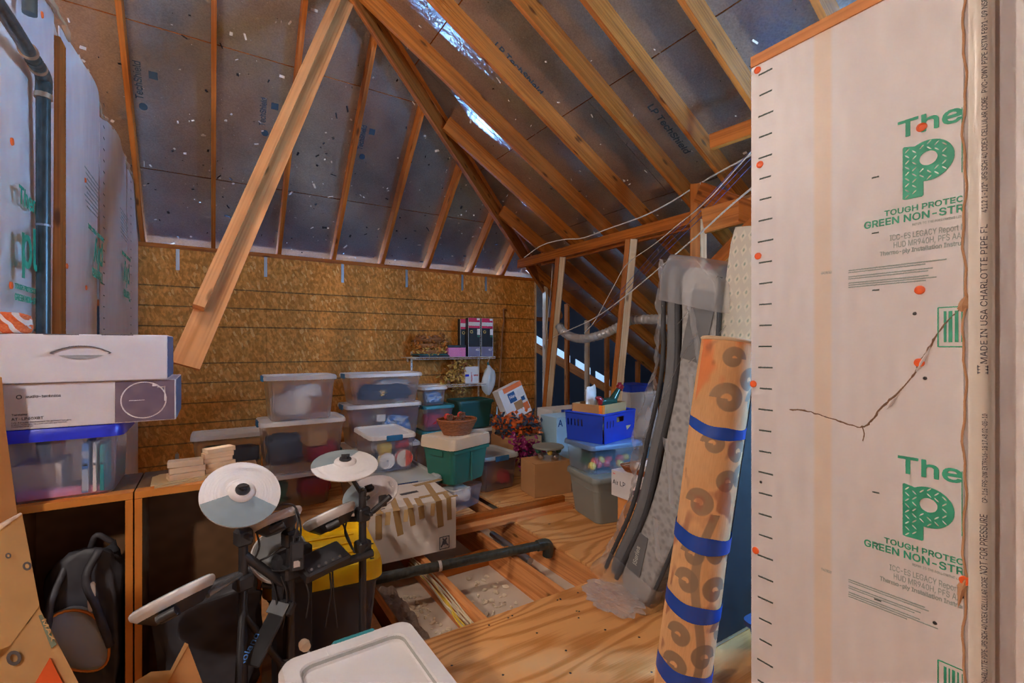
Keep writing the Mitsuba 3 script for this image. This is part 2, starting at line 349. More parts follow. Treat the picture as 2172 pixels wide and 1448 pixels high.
def wavy(y0, y1, z0, z1f, amp, seed, bow=0.0):
    """A buckled sheet in the plane x = LX, bulging into the room."""
    ny, nz = 22, 40; V, F = [], []
    for i in range(ny + 1):
        y = y0 + (y1 - y0) * i / ny
        z1 = z1f(y)
        for k in range(nz + 1):
            z = z0 + (z1 - z0) * k / nz
            t = i / ny
            x = LX + bow * math.sin(math.pi * t) + amp * (float(meshkit.fbm(np.array([y * 3.0 + seed, z * 0.7, seed]), 2)) - 0.5)
            V.append((x, y, z))
    for i in range(ny):
        for k in range(nz):
            a = i * (nz + 1) + k; F += [(a, a + 1, a + nz + 2), (a, a + nz + 2, a + nz + 1)]
    V = np.array(V); n = len(V); F = np.array(F)
    W = V.copy(); W[:, 0] -= 0.004
    rim = []
    loop = [k for k in range(nz + 1)] + [i * (nz + 1) + nz for i in range(1, ny + 1)] + [ny * (nz + 1) + k for k in range(nz - 1, -1, -1)] + [i * (nz + 1) for i in range(ny - 1, 0, -1)]
    for a, b in zip(loop, loop[1:] + loop[:1]): rim += [(a, n + a, n + b), (a, n + b, b)]
    return trimesh.Trimesh(np.vstack([V, W]), np.vstack([F[:, ::-1], F + n, np.array(rim)]), process=False)
def ltop(y): return min(2.93 + 0.02 * math.sin(y * 9), zA(y) + 0.10)
for i, (y0, y1, bow) in enumerate(((2.22, 2.98, 0.02), (3.07, 3.98, 0.045), (4.0, 5.2, 0.035), (5.2, 5.89, 0.012))):
    part('wall_left', 'sheathing_sheet', wavy(y0, y1, 0.0, ltop, 0.03, i * 5.3, bow), 'm_thermo', smooth=40)
for y in (2.25, 3.035, 3.99, 5.2): bpart('wall_left', 'stud', (LX - 0.03 + .03 * (y == 3.035), y, 0), (LX - 0.03 + .03 * (y == 3.035), y, 2.85), 0.10 if y == 3.035 else 0.05, 0.04, 'm_wood_b', up=(1, 0, 0))
# ragged torn top edge
te = [(LX + 0.012 + 0.008 * math.sin(y * 31), y, ltop(y) + 0.012 * math.sin(y * 17)) for y in np.linspace(2.23, 5.3, 60)]
part('wall_left', 'torn_edge', tube(te, [0.011 + 0.005 * rng.random() for _ in te], 6), 'm_torn')
mat('m_insul', (0.62, 0.62, 0.58), 0.95)
part('wall_left', 'insulation_tuft', cat([lump(.06 + .05 * rng.random(), .10 + .1 * rng.random(), .05 + .05 * rng.random(), (LX - 0.06, y, ltop(y) + 0.02), seed=i, amp=.5, sub=2) for i, y in enumerate(np.linspace(2.3, 5.0, 14))]), 'm_insul', smooth=True, kind='stuff')
def onL(y, z, x=0.0): return frame((LX + 0.062 + x, y, z), (0, 1, 0), (0, 0, 1))

# ---- right wall: eight-foot printed sheathing on studs, its near end cut by a second sheet
WX, WY1 = 1.70, 1.005
SEAM = float(PX(2046, 724, WX)[1])
struct('wall_right', None, None)
part('wall_right', 'sheathing_sheet', bb(WX, WX + 0.006, SEAM + .002, WY1, 0.0, 2.445), 'm_thermo')
part('wall_right', 'sheathing_sheet', bb(WX + .0065, WX + 0.012, -1.6, SEAM + .03, 0.0, 2.445), 'm_thermo')
bpart('wall_right', 'top_plate', (WX + .045, -2.9, 2.465), (WX + .045, WY1, 2.465), 0.10, 0.04, 'm_wood_peach')
for y in (WY1 - .022, 0.62, 0.24, -.2, -.6, -1.0): bpart('wall_right', 'stud', (WX + .055, y, 0), (WX + .055, y, 2.445), 0.038, 0.089, 'm_wood', up=(1, 0, 0))
part('wall_right', 'torn_edge', tube([(WX - .001, SEAM + .0035 * math.sin(z * 23) + .002 * math.sin(z * 61), z) for z in np.linspace(0, 2.44, 90)], 0.0028, 5), 'm_torn')
def onR(u, v, lift=0.0012):
    p = PX(u, v, WX); return frame((WX - lift, p[1], p[2]), (0, -1, 0), (0, 0, 1))
z = 0.025
while z < 2.43:
    m = box(0.050 * (0.85 + .3 * rng.random()), 0.0052, 0.0010); m.apply_transform(frame((WX - .0006, WY1 - .055 + .003 * rng.random(), z), unit((0, -1, .03 * (rng.random() - .5))), (0, 0, 1)))
    part('wall_right', 'nail_mark', m, 'm_dark_ink'); z += 0.0768
cap = lathe([(0, .004), (.006, .004), (.0065, .0055), (.0115, .0042), (.0125, .0015), (.0125, 0)], 18)
for u, v in ((1607, 149), (1612, 349), (1608, 543), (1598, 814), (1603, 1167), (1955, 270), (1951, 615), (1950, 769), (2047, 1231)):
    part('wall_right', 'cap_nail', tf(cap, onR(u, v, 0.0)), 'm_orange_cap', smooth=40)
dot = lathe([(0, .002), (.004, .0015), (.005, 0)], 10)
for u, v in ((1940, 665), (1962, 802), (1614, 1022), (1983, 1321), (2040, 1265)): part('wall_right', 'nail_head', tf(dot, onR(u, v, 0.0)), 'm_black')
for u, v in ((1857, 376), (1857, 494), (1858, 615), (1858, 1044), (1858, 1152), (1862, 1272)):
    part('wall_right', 'nail_mark', tf(box(0.018, 0.004, 0.001), onR(u, v)), 'm_dark_ink')
# lettering, twice up the sheet
mat('m_ink_white', (0.72, 0.74, 0.70), 0.6)
def edge_clip(m):
    """Cuts lettering off where the sheet ends."""
    return m.slice_plane((0, SEAM + .004, 0), (0, 1, 0))
def txt(s, h, u, v, width_to=None, bold=True, shear=0.0, m='m_green_ink', name='printed_text', width=None):
    me = text(s, h, onR(u, v, .0011), .0006, bold, width, shear); c = edge_clip(me)
    if c is not None and len(c.faces): part('wall_right', name, c, m)
def hgt(u, v0, v1): return abs(PX(u, v0, WX)[2] - PX(u, v1, WX)[2])
def letter_p(h):
    """A heavy rounded lower-case p."""
    o = unary_union([Point(0.36 * h, 0.62 * h).buffer(0.36 * h, 24), Polygon([(0, 0.02 * h), (0.03 * h, 0), (0.28 * h, 0), (0.30 * h, 0.02 * h), (0.30 * h, 0.9 * h), (0.02 * h, 0.97 * h), (0, 0.95 * h)])])
    return o.difference(Point(0.37 * h, 0.66 * h).buffer(0.125 * h, 20))
LOW = PX(1905, 1000, WX)[2] - PX(1905, 295, WX)[2]            # from the upper print to the lower one
for dz in (0.0, LOW):
    def at_(u, v): p = PX(u, v, WX); return p[1], p[2] + dz
    def put(s, h, u, v, width, bold=True, m='m_green_ink'):
        y, z = at_(u, v); me = text(s, h, frame((WX - .0011, y, z), (0, -1, 0), (0, 0, 1)), .0006, bold, width); c = edge_clip(me)
        if c is not None and len(c.faces): part('wall_right', 'printed_text', c, m)
    put('Therma', 0.047, 1901, 296, 0.285)
    ph = 0.158; py_, pz_ = at_(1915, 425)
    for g, dy, up in ((letter_p(ph), 0.0, 0), (Polygon([(0, 0), (.055, 0), (.055, ph * 1.1), (0, ph * 1.1)]), 0.128, .042)):
        me = extr(g, .0006); me.apply_transform(frame((WX - .0011, py_ - dy, pz_ + up), (0, -1, 0), (0, 0, 1))); c = edge_clip(me)
        if len(c.faces): part('wall_right', 'printed_letter', c, 'm_green_ink')
    flecks = []; P = letter_p(ph).buffer(-.006)
    for i in range(9):
        for j in range(11):
            x, y = -.006 + i * .0165, j * .0165 + (i % 2) * .008
            if P.contains(Point(x, y)):
                f = lathe([(0, .0006), (.0013, .0004), (.0018, 0)], 6); f.apply_scale((4.2, 1, 1)); f.apply_transform(rotz(45 if (i + j) % 2 else -45)); f.apply_translation((x, y, 0)); flecks.append(f)
    me = cat(flecks); me.apply_transform(frame((WX - .0017, py_, pz_), (0, -1, 0), (0, 0, 1))); part('wall_right', 'printed_fleck', me, 'm_ink_white', kind='stuff')
    put('TOUGH PROTEC', .0155, 1875, 459, .177); put('GREEN NON-STR', .0200, 1832, 486, .229); put('REFER TO THE FOLLOWING LIST', .0066, 1935, 479, .11, False, 'm_grey_ink')
    put('ICC-ES LEGACY Report N', .0165, 1887, 511, .166, False, 'm_grey_ink'); put('HUD MR940H, PFS AA-', .0165, 1895, 526, .156, False, 'm_grey_ink'); put('Thermo-ply Installation Instruc', .0120, 1866, 543, .19, True, 'm_grey_ink'); put('042810', .0080, 1742, 582, .03, False, 'm_grey_ink')
    y0, z0 = at_(1800, 574)
    for i in range(9):
        if i in (2, 5): continue
        L = .245 * (0.6 + .4 * rng.random()); w = box(L, .0032, .0006); w.apply_translation((L / 2, 0, 0)); w.apply_transform(frame((WX - .0011, y0, z0 - i * .0066), (0, -1, 0), (0, 0, 1))); part('wall_right', 'small_print_line', w, 'm_grey_ink')
    bars, x, (y0, z0) = [], 0., at_(1990, 735)
    while x < .16: w = .003 + .005 * rng.random(); bars.append(box(w, .085, .0006, (x + w / 2, .055, 0))); x += w + .003 + .003 * rng.random()
    fr = cat(bars, box(.22, .003, .0006, (.098, 0, 0)), box(.22, .003, .0006, (.098, .108, 0)), box(.003, .108, .0006, (-.012, .054, 0)))
    fr.apply_transform(frame((WX - .0011, y0 - .012, z0), (0, -1, 0), (0, 0, 1))); c = edge_clip(fr); part('wall_right', 'printed_bar_code', c, 'm_green_ink')
# long tear across the sheet
tear = [(1675, 868), (1712, 871), (1760, 886), (1795, 898), (1829, 905), (1848, 893), (1872, 862), (1905, 832), (1941, 790), (1948, 770), (1965, 748), (1985, 715), (2010, 680), (2042, 650)]
mat('m_tear', (0.16, 0.09, 0.055), 0.9)
tp = [PX(u, v, WX) for u, v in tear]
part('wall_right', 'tear', tube(spline(tp, 6) + nrng.normal(0, .0012, (len(tp) * 6 - 5, 3)) * [0, 1, 1], [0.0014 + .0022 * rng.random() for _ in range(len(tp) * 6 - 5)], 5), 'm_tear')
part('wall_right', 'tear', tube(spline([PX(u, v, WX) for u, v in ((1829, 905), (1833, 920), (1830, 935))], 4), .0015, 5), 'm_tear')
for pts in (((1941, 790), (1950, 768), (1978, 727), (1968, 752), (1955, 780)), ((1880, 868), (1890, 848), (1905, 838), (1896, 856)), ((2035, 640), (2052, 622), (2058, 650), (2040, 662), (2030, 655)), ((2030, 1240), (2052, 1215), (2054, 1238), (2045, 1262), (2032, 1290))):
    P = [PX(u, v, WX) for u, v in pts]; c = np.mean(P, 0) + [-.010, 0, 0]; F = [(len(P), i, (i + 1) % len(P)) for i in range(len(P))]
    V = np.vstack([P, [c]]); V[:, 0] -= .001
    part('wall_right', 'torn_flap', trimesh.Trimesh(np.vstack([V, V + [.003, 0, 0]]), F + [(a + len(V), c2 + len(V), b2 + len(V)) for a, b2, c2 in F], process=False), 'm_torn' if pts[0][0] > 2000 else 'm_thermo')
# rest of the framing beside the pipe: a brown stud bay and a nearer pale sheet
NX = 1.205
struct('wall_right_near', None, None)
part('wall_right_near', 'sheathing_sheet', bb(NX + .18, NX + .186, -1.5, float(PX(2155, 724, NX + .18)[1]), 0.0, 2.6), 'm_thermo')
bpart('wall_right_near', 'stud', (NX + .25, .20, 0), (NX + .25, .20, 2.6), 0.05, 0.09, 'm_wood_b', up=(1, 0, 0))

# ---- floor: decks, joists, the open bays and the drywall below them
struct('floor', bb(-3.0, 8.4, -3.0, 8.3, -0.215, -0.196), 'm_drywall')
EDGE, DX = 2.132, 2.045
part('floor', 'plywood_deck', bb(-3.0, 0.40, -3.0, EDGE, -.018, 0.0, .002), 'm_ply')
part('floor', 'plywood_deck', bb(0.404, 2.6, -3.0, EDGE, -.018, 0.0, .002), 'm_ply')
part('floor', 'plywood_deck', bb(2.604, 8.3, -3.0, EDGE, -.018, 0.0, .002), 'm_ply')
part('floor', 'plywood_deck', bb(DX, 4.4, EDGE + .003, 3.42, -.018, 0.0, .002), 'm_ply')
part('floor', 'plywood_deck', bb(4.404, 8.3, EDGE + .003, 3.42, -.018, 0.0, .002), 'm_ply')
part('floor', 'plywood_deck', bb(2.13, 8.3, 3.424, D, -.018, 0.0, .002), 'm_ply')
part('floor', 'plywood_deck', bb(-3.0, 1.89, 3.50, D, -.018, 0.0, .002), 'm_ply')
part('floor', 'plywood_deck', bb(-3.0, 0.72, EDGE + .003, 3.497, -.018, 0.0, .002), 'm_ply')
for x in (-.39, .02, .41, .80, 1.205, 1.73, 2.065, 2.45, 2.9): bpart('floor', 'joist', (x, -1.0, -.108), (x, D, -.108), 0.038, 0.176, 'm_wood_peach' if x > 1.1 else 'm_wood')
bpart('floor', 'blocking', (1.225, 3.02, -.14), (1.71, 3.02, -.14), 0.038, 0.11, 'm_wood'); bpart('floor', 'blocking', (1.75, 2.98, -.14), (2.045, 2.98, -.14), 0.038, 0.10, 'm_wood')
for i in range(60):
    x, y = -.2 + 2.2 * rng.random(), EDGE - .05 - 0.02 * rng.random()
    if i > 8: y = .9 + 1.1 * rng.random()
    part('floor', 'nail_head', tf(lathe([(0, .0012), (.004, .001), (.0055, 0)], 8), rotz(0, (x, y, 0))), 'm_black')
# gable framing and dark space beyond the end of the strand board
struct('wall_back_right', None, None)
for x in (4.42, 4.86, 5.29, 5.74, 6.1, 6.5, 7.0, 7.45): bpart('wall_back_right', 'stud', (x, D + .07, 0), (x, D + .07, zB(x) + .02), 0.089, 0.038, 'm_wood' if x not in (5.29, 4.42) else 'm_wood_pale', up=(1, 0, 0))
bpart('wall_back_right', 'bottom_plate', (4.2, D + .07, .02), (8.2, D + .07, .02), .089, .038)
# daylight in the slanted eave slots far behind those studs
YF = 7.6
def eave_z(x): return 1.02 - 0.476 * (x - 6.22)
for k in range(7):
    x0, x1 = 4.75 + k * .56, 4.75 + k * .56 + .40
    V = [(x, YF, eave_z(x) + dz) for x, dz in ((x0, 0), (x1, 0), (x1, .21), (x0, .21))]; V = V + [(x, y + .02, z) for x, y, z in V]
    m = trimesh.convex.convex_hull(np.array(V)); kk = part('wall_back_right', 'eave_slot', m, 'm_white_plastic', label='slot of pale daylight at the eave')
    scene[kk]['emitter'] = {'type': 'area', 'radiance': rgb(0.11, 0.20, 0.34)}
bpart('wall_back_right', 'slanted_board', (4.4, YF - .25, eave_z(4.4) - .12), (8.2, YF - .25, eave_z(8.2) - .12), .038, .16, 'm_wood')

# ---- unseen glowing soffit strips for the eave foil, unseen blue pane for the left wall
struct('trim_3', None, None)
for k in range(3):
    x0 = -.62 + k * 1.62
    kk = part('trim_3', 'soffit_vent', bb(x0 + .01, x0 + 1.61, D + .25, D + .60, 2.30, 2.31), 'm_white_plastic', label='unseen soffit vent strip glowing pale blue onto the eave foil')
    scene[kk]['emitter'] = {'type': 'area', 'radiance': rgb(9, 21, 50)}  # out of view, placed to light the foil along the eave blue
struct('window_1', None, None)
WM = frame((3.35, 0.55, 1.95), unit((.25, 1, 0)), (0, 0, 1))
kk = part('window_1', 'pane', tf(box(.95, .85, .006), WM), 'm_white_plastic'); scene[kk]['emitter'] = {'type': 'area', 'radiance': rgb(11, 30, 60)}  # out of view, placed to light the left wall blue
for a, b_, w, h in ((0, .45, 1.05, .06), (0, -.45, 1.05, .06), (-.5, 0, .06, .9), (.5, 0, .06, .9), (0, 0, .03, .9)):
    part('window_1', 'frame', tf(box(w, h, .05, (a, b_, 0)), WM), 'm_white_plastic')  # surround of the unseen glowing panel
# ================================================================== LEFT SIDE: cabinets, cartons, drum kit
def faceY(x, y, z, lift=0.001): return frame((x, y - lift, z), (1, 0, 0), (0, 0, 1))           # text on a face looking at -y
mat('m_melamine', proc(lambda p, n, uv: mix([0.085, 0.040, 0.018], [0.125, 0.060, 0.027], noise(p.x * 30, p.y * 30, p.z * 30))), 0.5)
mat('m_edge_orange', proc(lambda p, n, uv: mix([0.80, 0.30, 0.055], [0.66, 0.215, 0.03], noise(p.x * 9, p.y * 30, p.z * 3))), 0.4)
TOPZ, FY, BY = 0.886, 2.15, 2.465
def cabinet(x0, x1, label):
    t = thing('cabinet', label, 'cabinet'); w = .021
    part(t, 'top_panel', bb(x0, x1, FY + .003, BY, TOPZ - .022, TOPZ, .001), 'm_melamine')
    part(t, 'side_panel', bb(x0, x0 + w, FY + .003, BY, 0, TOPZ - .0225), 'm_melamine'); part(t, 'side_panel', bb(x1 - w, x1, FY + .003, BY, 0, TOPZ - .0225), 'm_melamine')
    part(t, 'back_panel', bb(x0 + w, x1 - w, BY - .09, BY - .082, 0.02, TOPZ - .023), 'm_melamine'); part(t, 'bottom_panel', bb(x0 + w, x1 - w, FY + .003, BY - .01, 0.02, .042), 'm_melamine')
    for a, b, c, d in ((x0, x1, TOPZ - .024, TOPZ + .0008), (x0, x0 + w + .001, 0, TOPZ - .0255), (x1 - w - .001, x1, 0, TOPZ - .0255)):
        part(t, 'edge_band', bb(a, b, FY - .003, FY + .003, c, d, .001), 'm_edge_orange', label='bright orange wood edge band')
    part(t, 'edge_band', bb(x0 + .0, x1, FY + .003, FY + .05, TOPZ - .001, TOPZ + .0008), 'm_edge_orange', label='bright orange wood edge band')
    return t
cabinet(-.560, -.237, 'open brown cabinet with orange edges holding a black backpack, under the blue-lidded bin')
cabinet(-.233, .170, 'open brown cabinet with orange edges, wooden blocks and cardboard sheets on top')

# --- plastic storage bins
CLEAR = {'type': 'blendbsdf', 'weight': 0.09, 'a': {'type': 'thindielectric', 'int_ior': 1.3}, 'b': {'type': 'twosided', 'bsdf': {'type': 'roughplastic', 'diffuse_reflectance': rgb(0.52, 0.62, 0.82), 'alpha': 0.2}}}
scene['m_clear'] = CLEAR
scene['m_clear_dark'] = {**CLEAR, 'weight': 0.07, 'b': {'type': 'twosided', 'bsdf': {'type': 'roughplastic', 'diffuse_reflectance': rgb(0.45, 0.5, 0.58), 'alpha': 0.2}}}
mat('m_lid_white', (0.72, 0.70, 0.69), 0.42); mat('m_lid_grey', (0.36, 0.36, 0.33), 0.5); mat('m_lid_cream', (0.78, 0.62, 0.44), 0.45)
mat('m_latch_blue', (0.018, 0.11, 0.22), 0.4); mat('m_teal', (0.02, 0.15, 0.16), 0.4); mat('m_navy', (0.015, 0.03, 0.08), 0.45)
def bin_(label, cx, cy, z0, w, d, h, theta=0, body='m_clear', lid='m_lid_white', latch='m_latch_blue', latch_at='x', taper=.88, r=.045, lid_h=.03, well=True, group=None, name='storage_bin', panel=False):
    """A plastic bin with its lid: outer lid size w x d, full height h, turned by theta degrees."""
    t = thing(name, label, 'storage bin', group); M = rotz(theta, (cx, cy, z0)); bw, bd = w - .035, d - .035; H = h - lid_h
    loops = [rloop(bw * taper - .02, bd * taper - .02, r, 0.0), rloop(bw * taper, bd * taper, r, .012), rloop(bw - .01, bd - .01, r, H - .03), rloop(bw, bd, r, H - .03), rloop(bw, bd, r, H)]
    part(t, 'body', tf(loft(loops, cap0=True, cap1='clear' not in body), M), body, smooth=35)
    if lid:
        L = [rloop(w, d, r + .01, H - .006), rloop(w, d, r + .01, H + lid_h * .55), rloop(w - .014, d - .014, r + .006, H + lid_h), rloop(w - .055, d - .055, r, H + lid_h)]
        if well: L += [rloop(w - .075, d - .075, r * .8, H + lid_h * .45)]
        part(t, 'lid', tf(loft(L, cap0=True, cap1=True), M), lid, smooth=35)
    if latch:
        for s in (-1, 1):
            part(t, 'latch', tf(box(.016, d * .34, .05, (s * (w / 2 + .004), 0, H + .004), .004) if latch_at == 'x' else box(w * .34, .016, .05, (0, s * (d / 2 + .004), H + .004), .004), M), latch, label='blue latch handle' if 'blue' in latch else None)
    if panel:
        for s in (-.25, .25): part(t, 'rib', tf(box(.03, .008, H * .8, (s * w, -d / 2 + .014, H * .5), .003), M), body)
    return t
def stuffed(label, cat_, c, size, m, seed, amp=.3, name='cloth_bundle', fr=3.0):
    return one(name, label, cat_, lump(*[q * (1.10 if q < .25 else .97) for q in size], c, seed, amp, fr), m, smooth=True)
mat('m_cloth_white', (0.66, 0.60, 0.55), 0.95); mat('m_cloth_dark', (0.03, 0.035, 0.05), 0.95); mat('m_cloth_green', (0.02, 0.10, 0.05), 0.9); mat('m_cloth_red', (0.38, 0.02, 0.03), 0.8)
mat('m_cloth_blue', proc(lambda p, n, uv: mix([0.05, 0.12, 0.30], [0.42, 0.50, 0.62], smoothstep(.45, .6, noise(p.x * 30, p.y * 30, p.z * 30)))), 0.9)
mat('m_kraft', proc(lambda p, n, uv: mix([0.43, 0.215, 0.082], [0.37, 0.175, 0.063], fbm(p.x * 7, p.y * 7, p.z * 9))), 0.85)
mat('m_kraft_light', proc(lambda p, n, uv: mix([0.58, 0.40, 0.19], [0.47, 0.30, 0.13], fbm(p.x * 12, p.y * 12, p.z * 12))), 0.85)
mat('m_box_white', (0.78, 0.76, 0.75), 0.55); mat('m_box_side', (0.06, 0.09, 0.16), 0.5)
mat('m_ink', (0.05, 0.045, 0.05), 0.7); mat('m_purple_print', proc(lambda p, n, uv: mix([0.085, 0.055, 0.085], [0.13, 0.085, 0.10], noise(p.x * 40, p.z * 40))), 0.4)
mat('m_blue_lid', (0.02, 0.035, 0.55), 0.3, clear=.3)
bin_('clear bin with a bright blue lid on the left cabinet, under the white cartons', -.437, 2.315, TOPZ, .345, .34, .248, body='m_clear', lid='m_blue_lid', latch=None, taper=.93, r=.03, lid_h=.035, well=False)
for i, (x, y, z, sx, sy, sz, m, l) in enumerate((( -.50, 2.30, TOPZ + .07, .12, .16, .10, 'm_paper', 'stack of white papers in the blue-lidded bin'), (-.37, 2.24, TOPZ + .10, .018, .14, .17, 'm_cloth_blue', 'blue folder standing in the blue-lidded bin'), (-.345, 2.24, TOPZ + .10, .010, .14, .17, 'm_paper', 'white folder standing in the blue-lidded bin'), (-.325, 2.24, TOPZ + .095, .012, .14, .16, 'm_teal', 'teal folder standing in the blue-lidded bin'))):
    one('folder' if i else 'paper_stack', l, 'folder' if i else 'paper', tf(box(sx, sy, sz, (0, 0, 0), .002), rotz(0, (x, y, z))), m)
mat('m_pink', (0.62, 0.22, 0.36), 0.5)
one('paper_roll', 'pink paper roll lying in the bottom of the blue-lidded bin', 'paper roll', tf(lathe([(0, -.11), (.017, -.11), (.017, .11), (0, .11)], 18), frame((-.43, 2.195, TOPZ + .022), (0, 1, 0), (0, 0, 1))), 'm_pink', smooth=40)

# --- white carton with a handle slot
WBZ = 1.288
t = thing('carton', 'plain white carton with a curved handle slot, topmost on the left cabinet', 'box')
bx = bb(-.615, -.137, 2.135, 2.45, WBZ, 1.449, .002)
part(t, 'body', bx, 'm_box_white')
lens = Point(0, -.113).buffer(.1375, 64).intersection(Point(0, .113).buffer(.1375, 64))
part(t, 'handle_rim', tf(extr(lens.difference(lens.buffer(-.003)).intersection(Polygon([(-.2, -.004), (.2, -.004), (.2, .1), (-.2, .1)])), .004), faceY(-.372, 2.135, 1.386, .004)), 'm_ink')
part(t, 'handle_flap', tf(extr(lens.buffer(-.003).intersection(Polygon([(-.2, -.1), (.2, -.1), (.2, -.008), (-.2, -.008)])), .002), faceY(-.372, 2.135, 1.386, .002)), 'm_lid_grey')
for a, b in ((93, 168), (215, 283)): p, q = PY(a, 712, 2.14), PY(b, 712, 2.14); part(t, 'tab_slot', bb(p[0], q[0], 2.1345, 2.139, 1.4462, 1.4494), 'm_ink')
part(t, 'side_print', bb(-.1372, -.1364, 2.14, 2.445, WBZ + .004, 1.445), 'm_box_side', label='dark blue side')  # right side given a dark blue tone all over
# --- turntable carton
t = thing('carton', 'white turntable carton with a purple picture of a record on its right end', 'box')
part(t, 'body', bb(-.572, -.112, 2.15, 2.50, 1.1365, 1.2865, .002), 'm_box_white'); part(t, 'side_print', bb(-.1122, -.1112, 2.153, 2.497, 1.140, 1.283), 'm_box_side', label='dark side')
part(t, 'picture', bb(-.2865, -.1165, 2.1490, 2.1500, 1.1395, 1.2835), 'm_purple_print')
ring = Point(0, 0).buffer(.0665, 48).difference(Point(0, 0).buffer(.0625, 48))
part(t, 'picture_ring', tf(extr(ring, .0005), faceY(-.206, 2.149, 1.2145, .0004)), 'm_box_white')
part(t, 'picture_arm', tf(cat(box(.003, .055, .0005, (-.0245 + .085, .02, 0)), box(.02, .003, .0005, (.048, .045, 0)), box(.045, .0022, .0005, (-.02, 0, 0)), box(.013, .008, .0005, (.03, .052, 0))), faceY(-.206, 2.149, 1.2145, .0004)), 'm_box_white')
for s, h, x, z, b in (('audio-technica', .0085, -.512, 1.2395, True), ('Turntable', .006, -.545, 1.183, True), ('AT-LP60XBT', .0085, -.545, 1.168, True), ('Fully Automatic Wireless Belt-Drive Stereo Turntable', .0042, -.545, 1.158, False), ('Platine vinyle sans fil a entrainement par courroie', .0042, -.545, 1.1515, False), ('Giradiscos estereo', .0042, -.545, 1.145, False)):
    part(t, 'printed_text', text(s, h, faceY(x, 2.15, z), .0004, b), 'm_ink')
part(t, 'printed_mark', tf(extr(Point(0, 0).buffer(.007, 20).difference(Point(0, 0).buffer(.0045, 20)), .0004), faceY(-.527, 2.15, 1.2435)), 'm_ink')
# --- striped knitted thing on the white carton
def stripe(p, n, uv):
    a = p.x * 70 + p.z * 55 + noise(p.x * 40, p.y * 40, p.z * 40); s = dr.sin(a * 2.2) * .5 + .5
    return mix(mix([0.62, 0.07, 0.02], [0.80, 0.22, 0.06], noise(p.x * 200, p.y * 200, p.z * 200)), [0.82, 0.74, 0.68], smoothstep(.62, .78, s))
mat('m_knit', proc(stripe), 0.95)
t = thing('knitted_cap', 'red and white striped knitted cap lying on the white carton', 'cap')
part(t, 'crown', lump(.115, .12, .072, (-.565, 2.19, 1.449 + .035), 4, .18), 'm_knit', smooth=True)
part(t, 'cuff', tf(tube([(.05 * math.cos(a), .052 * math.sin(a), 0) for a in np.linspace(0, 2 * math.pi, 25)], .014, 8, False), rotz(0, (-.568, 2.185, 1.464))), 'm_knit', smooth=True)

# --- cardboard sheets and small wooden blocks on the right cabinet
def onTop(u, v, z): return PZ(u, v, z)
q = [onTop(u, v, TOPZ + .004)[:2] for u, v in ((319, 1034), (323, 1016), (340, 1010), (470, 993), (478, 1008))]
one('cardboard_sheet', 'upper tan cardboard sheet with a clipped corner under the wooden blocks', 'cardboard', tf(extr(Polygon(q), .005), rotz(0, (0, 0, TOPZ + .0075))), 'm_kraft_light')
q = [(a + .012, b - .012) for a, b in q]; q = [(a, max(b, FY - .02)) for a, b in q]
one('cardboard_sheet', 'lower tan cardboard sheet lying directly on the right cabinet', 'cardboard', tf(extr(Polygon(q), .005), rotz(0, (0, 0, TOPZ + .0015))), 'm_kraft_light')
mat('m_block', proc(wood_fn([0.78, 0.60, 0.40], [0.66, 0.46, 0.27])), 0.7)
def block(c, rz, sx, sy, sz, g, l, tilt=0):
    me, uv = board((-sx / 2, 0, 0), (sx / 2, 0, 0), sy, sz); R = rotz(rz, c); A = np.eye(4); a = math.radians(tilt); A[0, 0] = A[2, 2] = math.cos(a); A[0, 2] = math.sin(a); A[2, 0] = -math.sin(a)
    me.apply_transform(R @ A); one('wooden_block', l, 'wooden block', me, 'm_block', uv=uv, group=g)
p = onTop(393, 1017, TOPZ + .013)
for k in range(3): block((p[0] + .004 * (k % 2), p[1] + .045 + .006 * (k - 1), TOPZ + .0130 + .011 + k * .0225), 14 - 7 * k, .115, .055, .021, 'blocks in the left stack', ('bottom', 'middle', 'top')[k] + ' pale wooden block of the lower left stack of three on the cardboard sheet')
p = onTop(462, 1003, TOPZ + .013)
for k in range(5): block((p[0] + .006 * math.sin(k * 2.1), p[1] + .05 + .004 * k, TOPZ + .0130 + .009 + k * .0185), 20 + 6 * math.sin(k * 1.7), .105, .052, .0178, 'blocks in the right stack', ('bottom', 'second', 'middle', 'fourth', 'top')[k] + ' pale wooden block, counted upwards, of the taller right stack on the cardboard sheet')

# --- backpack in the left cabinet
mat('m_pack', proc(lambda p, n, uv: mix([0.012, 0.012, 0.016], [0.05, 0.05, 0.06], fbm(p.x * 14, p.y * 14, p.z * 14))), 0.6); mat('m_grey_cloth', (0.30, 0.31, 0.33), 0.7)
mat('m_piping', (0.80, 0.26, 0.04), 0.5)
t = thing('backpack', 'black backpack with a grey oval pocket and orange piping in the left cabinet', 'backpack')
part(t, 'body', lump(.23, .20, .66, (-.375, 2.255, .37), 11, .28, 2.2), 'm_pack', smooth=True)
oval = np.array([(.075 * math.cos(a) * (1 + .25 * math.sin(a)), .125 * math.sin(a)) for a in np.linspace(0, 2 * math.pi, 33)[:-1]])
ca, sa = math.cos(-.55), math.sin(-.55); oval = oval @ np.array([[ca, sa], [-sa, ca]]).T
OC = np.array([-.385, 2.158, .40])
def bulge(o, k): return np.column_stack([o[:, 0], -.028 * (1 - k) - .01 + 0 * o[:, 0], o[:, 1]])
part(t, 'pocket', tf(loft([bulge(oval, 1) + [0, .03, 0], bulge(oval, 1), bulge(oval * .8, .5), bulge(oval * .4, 0)], cap1=True), rotz(0, OC)), 'm_grey_cloth', smooth=True, label='grey oval pocket')
part(t, 'piping', tube(np.vstack([bulge(oval, 1), bulge(oval, 1)[:1]]) + OC + [0, -.002, 0], .0045, 6, False), 'm_piping', smooth=True, label='orange piping')
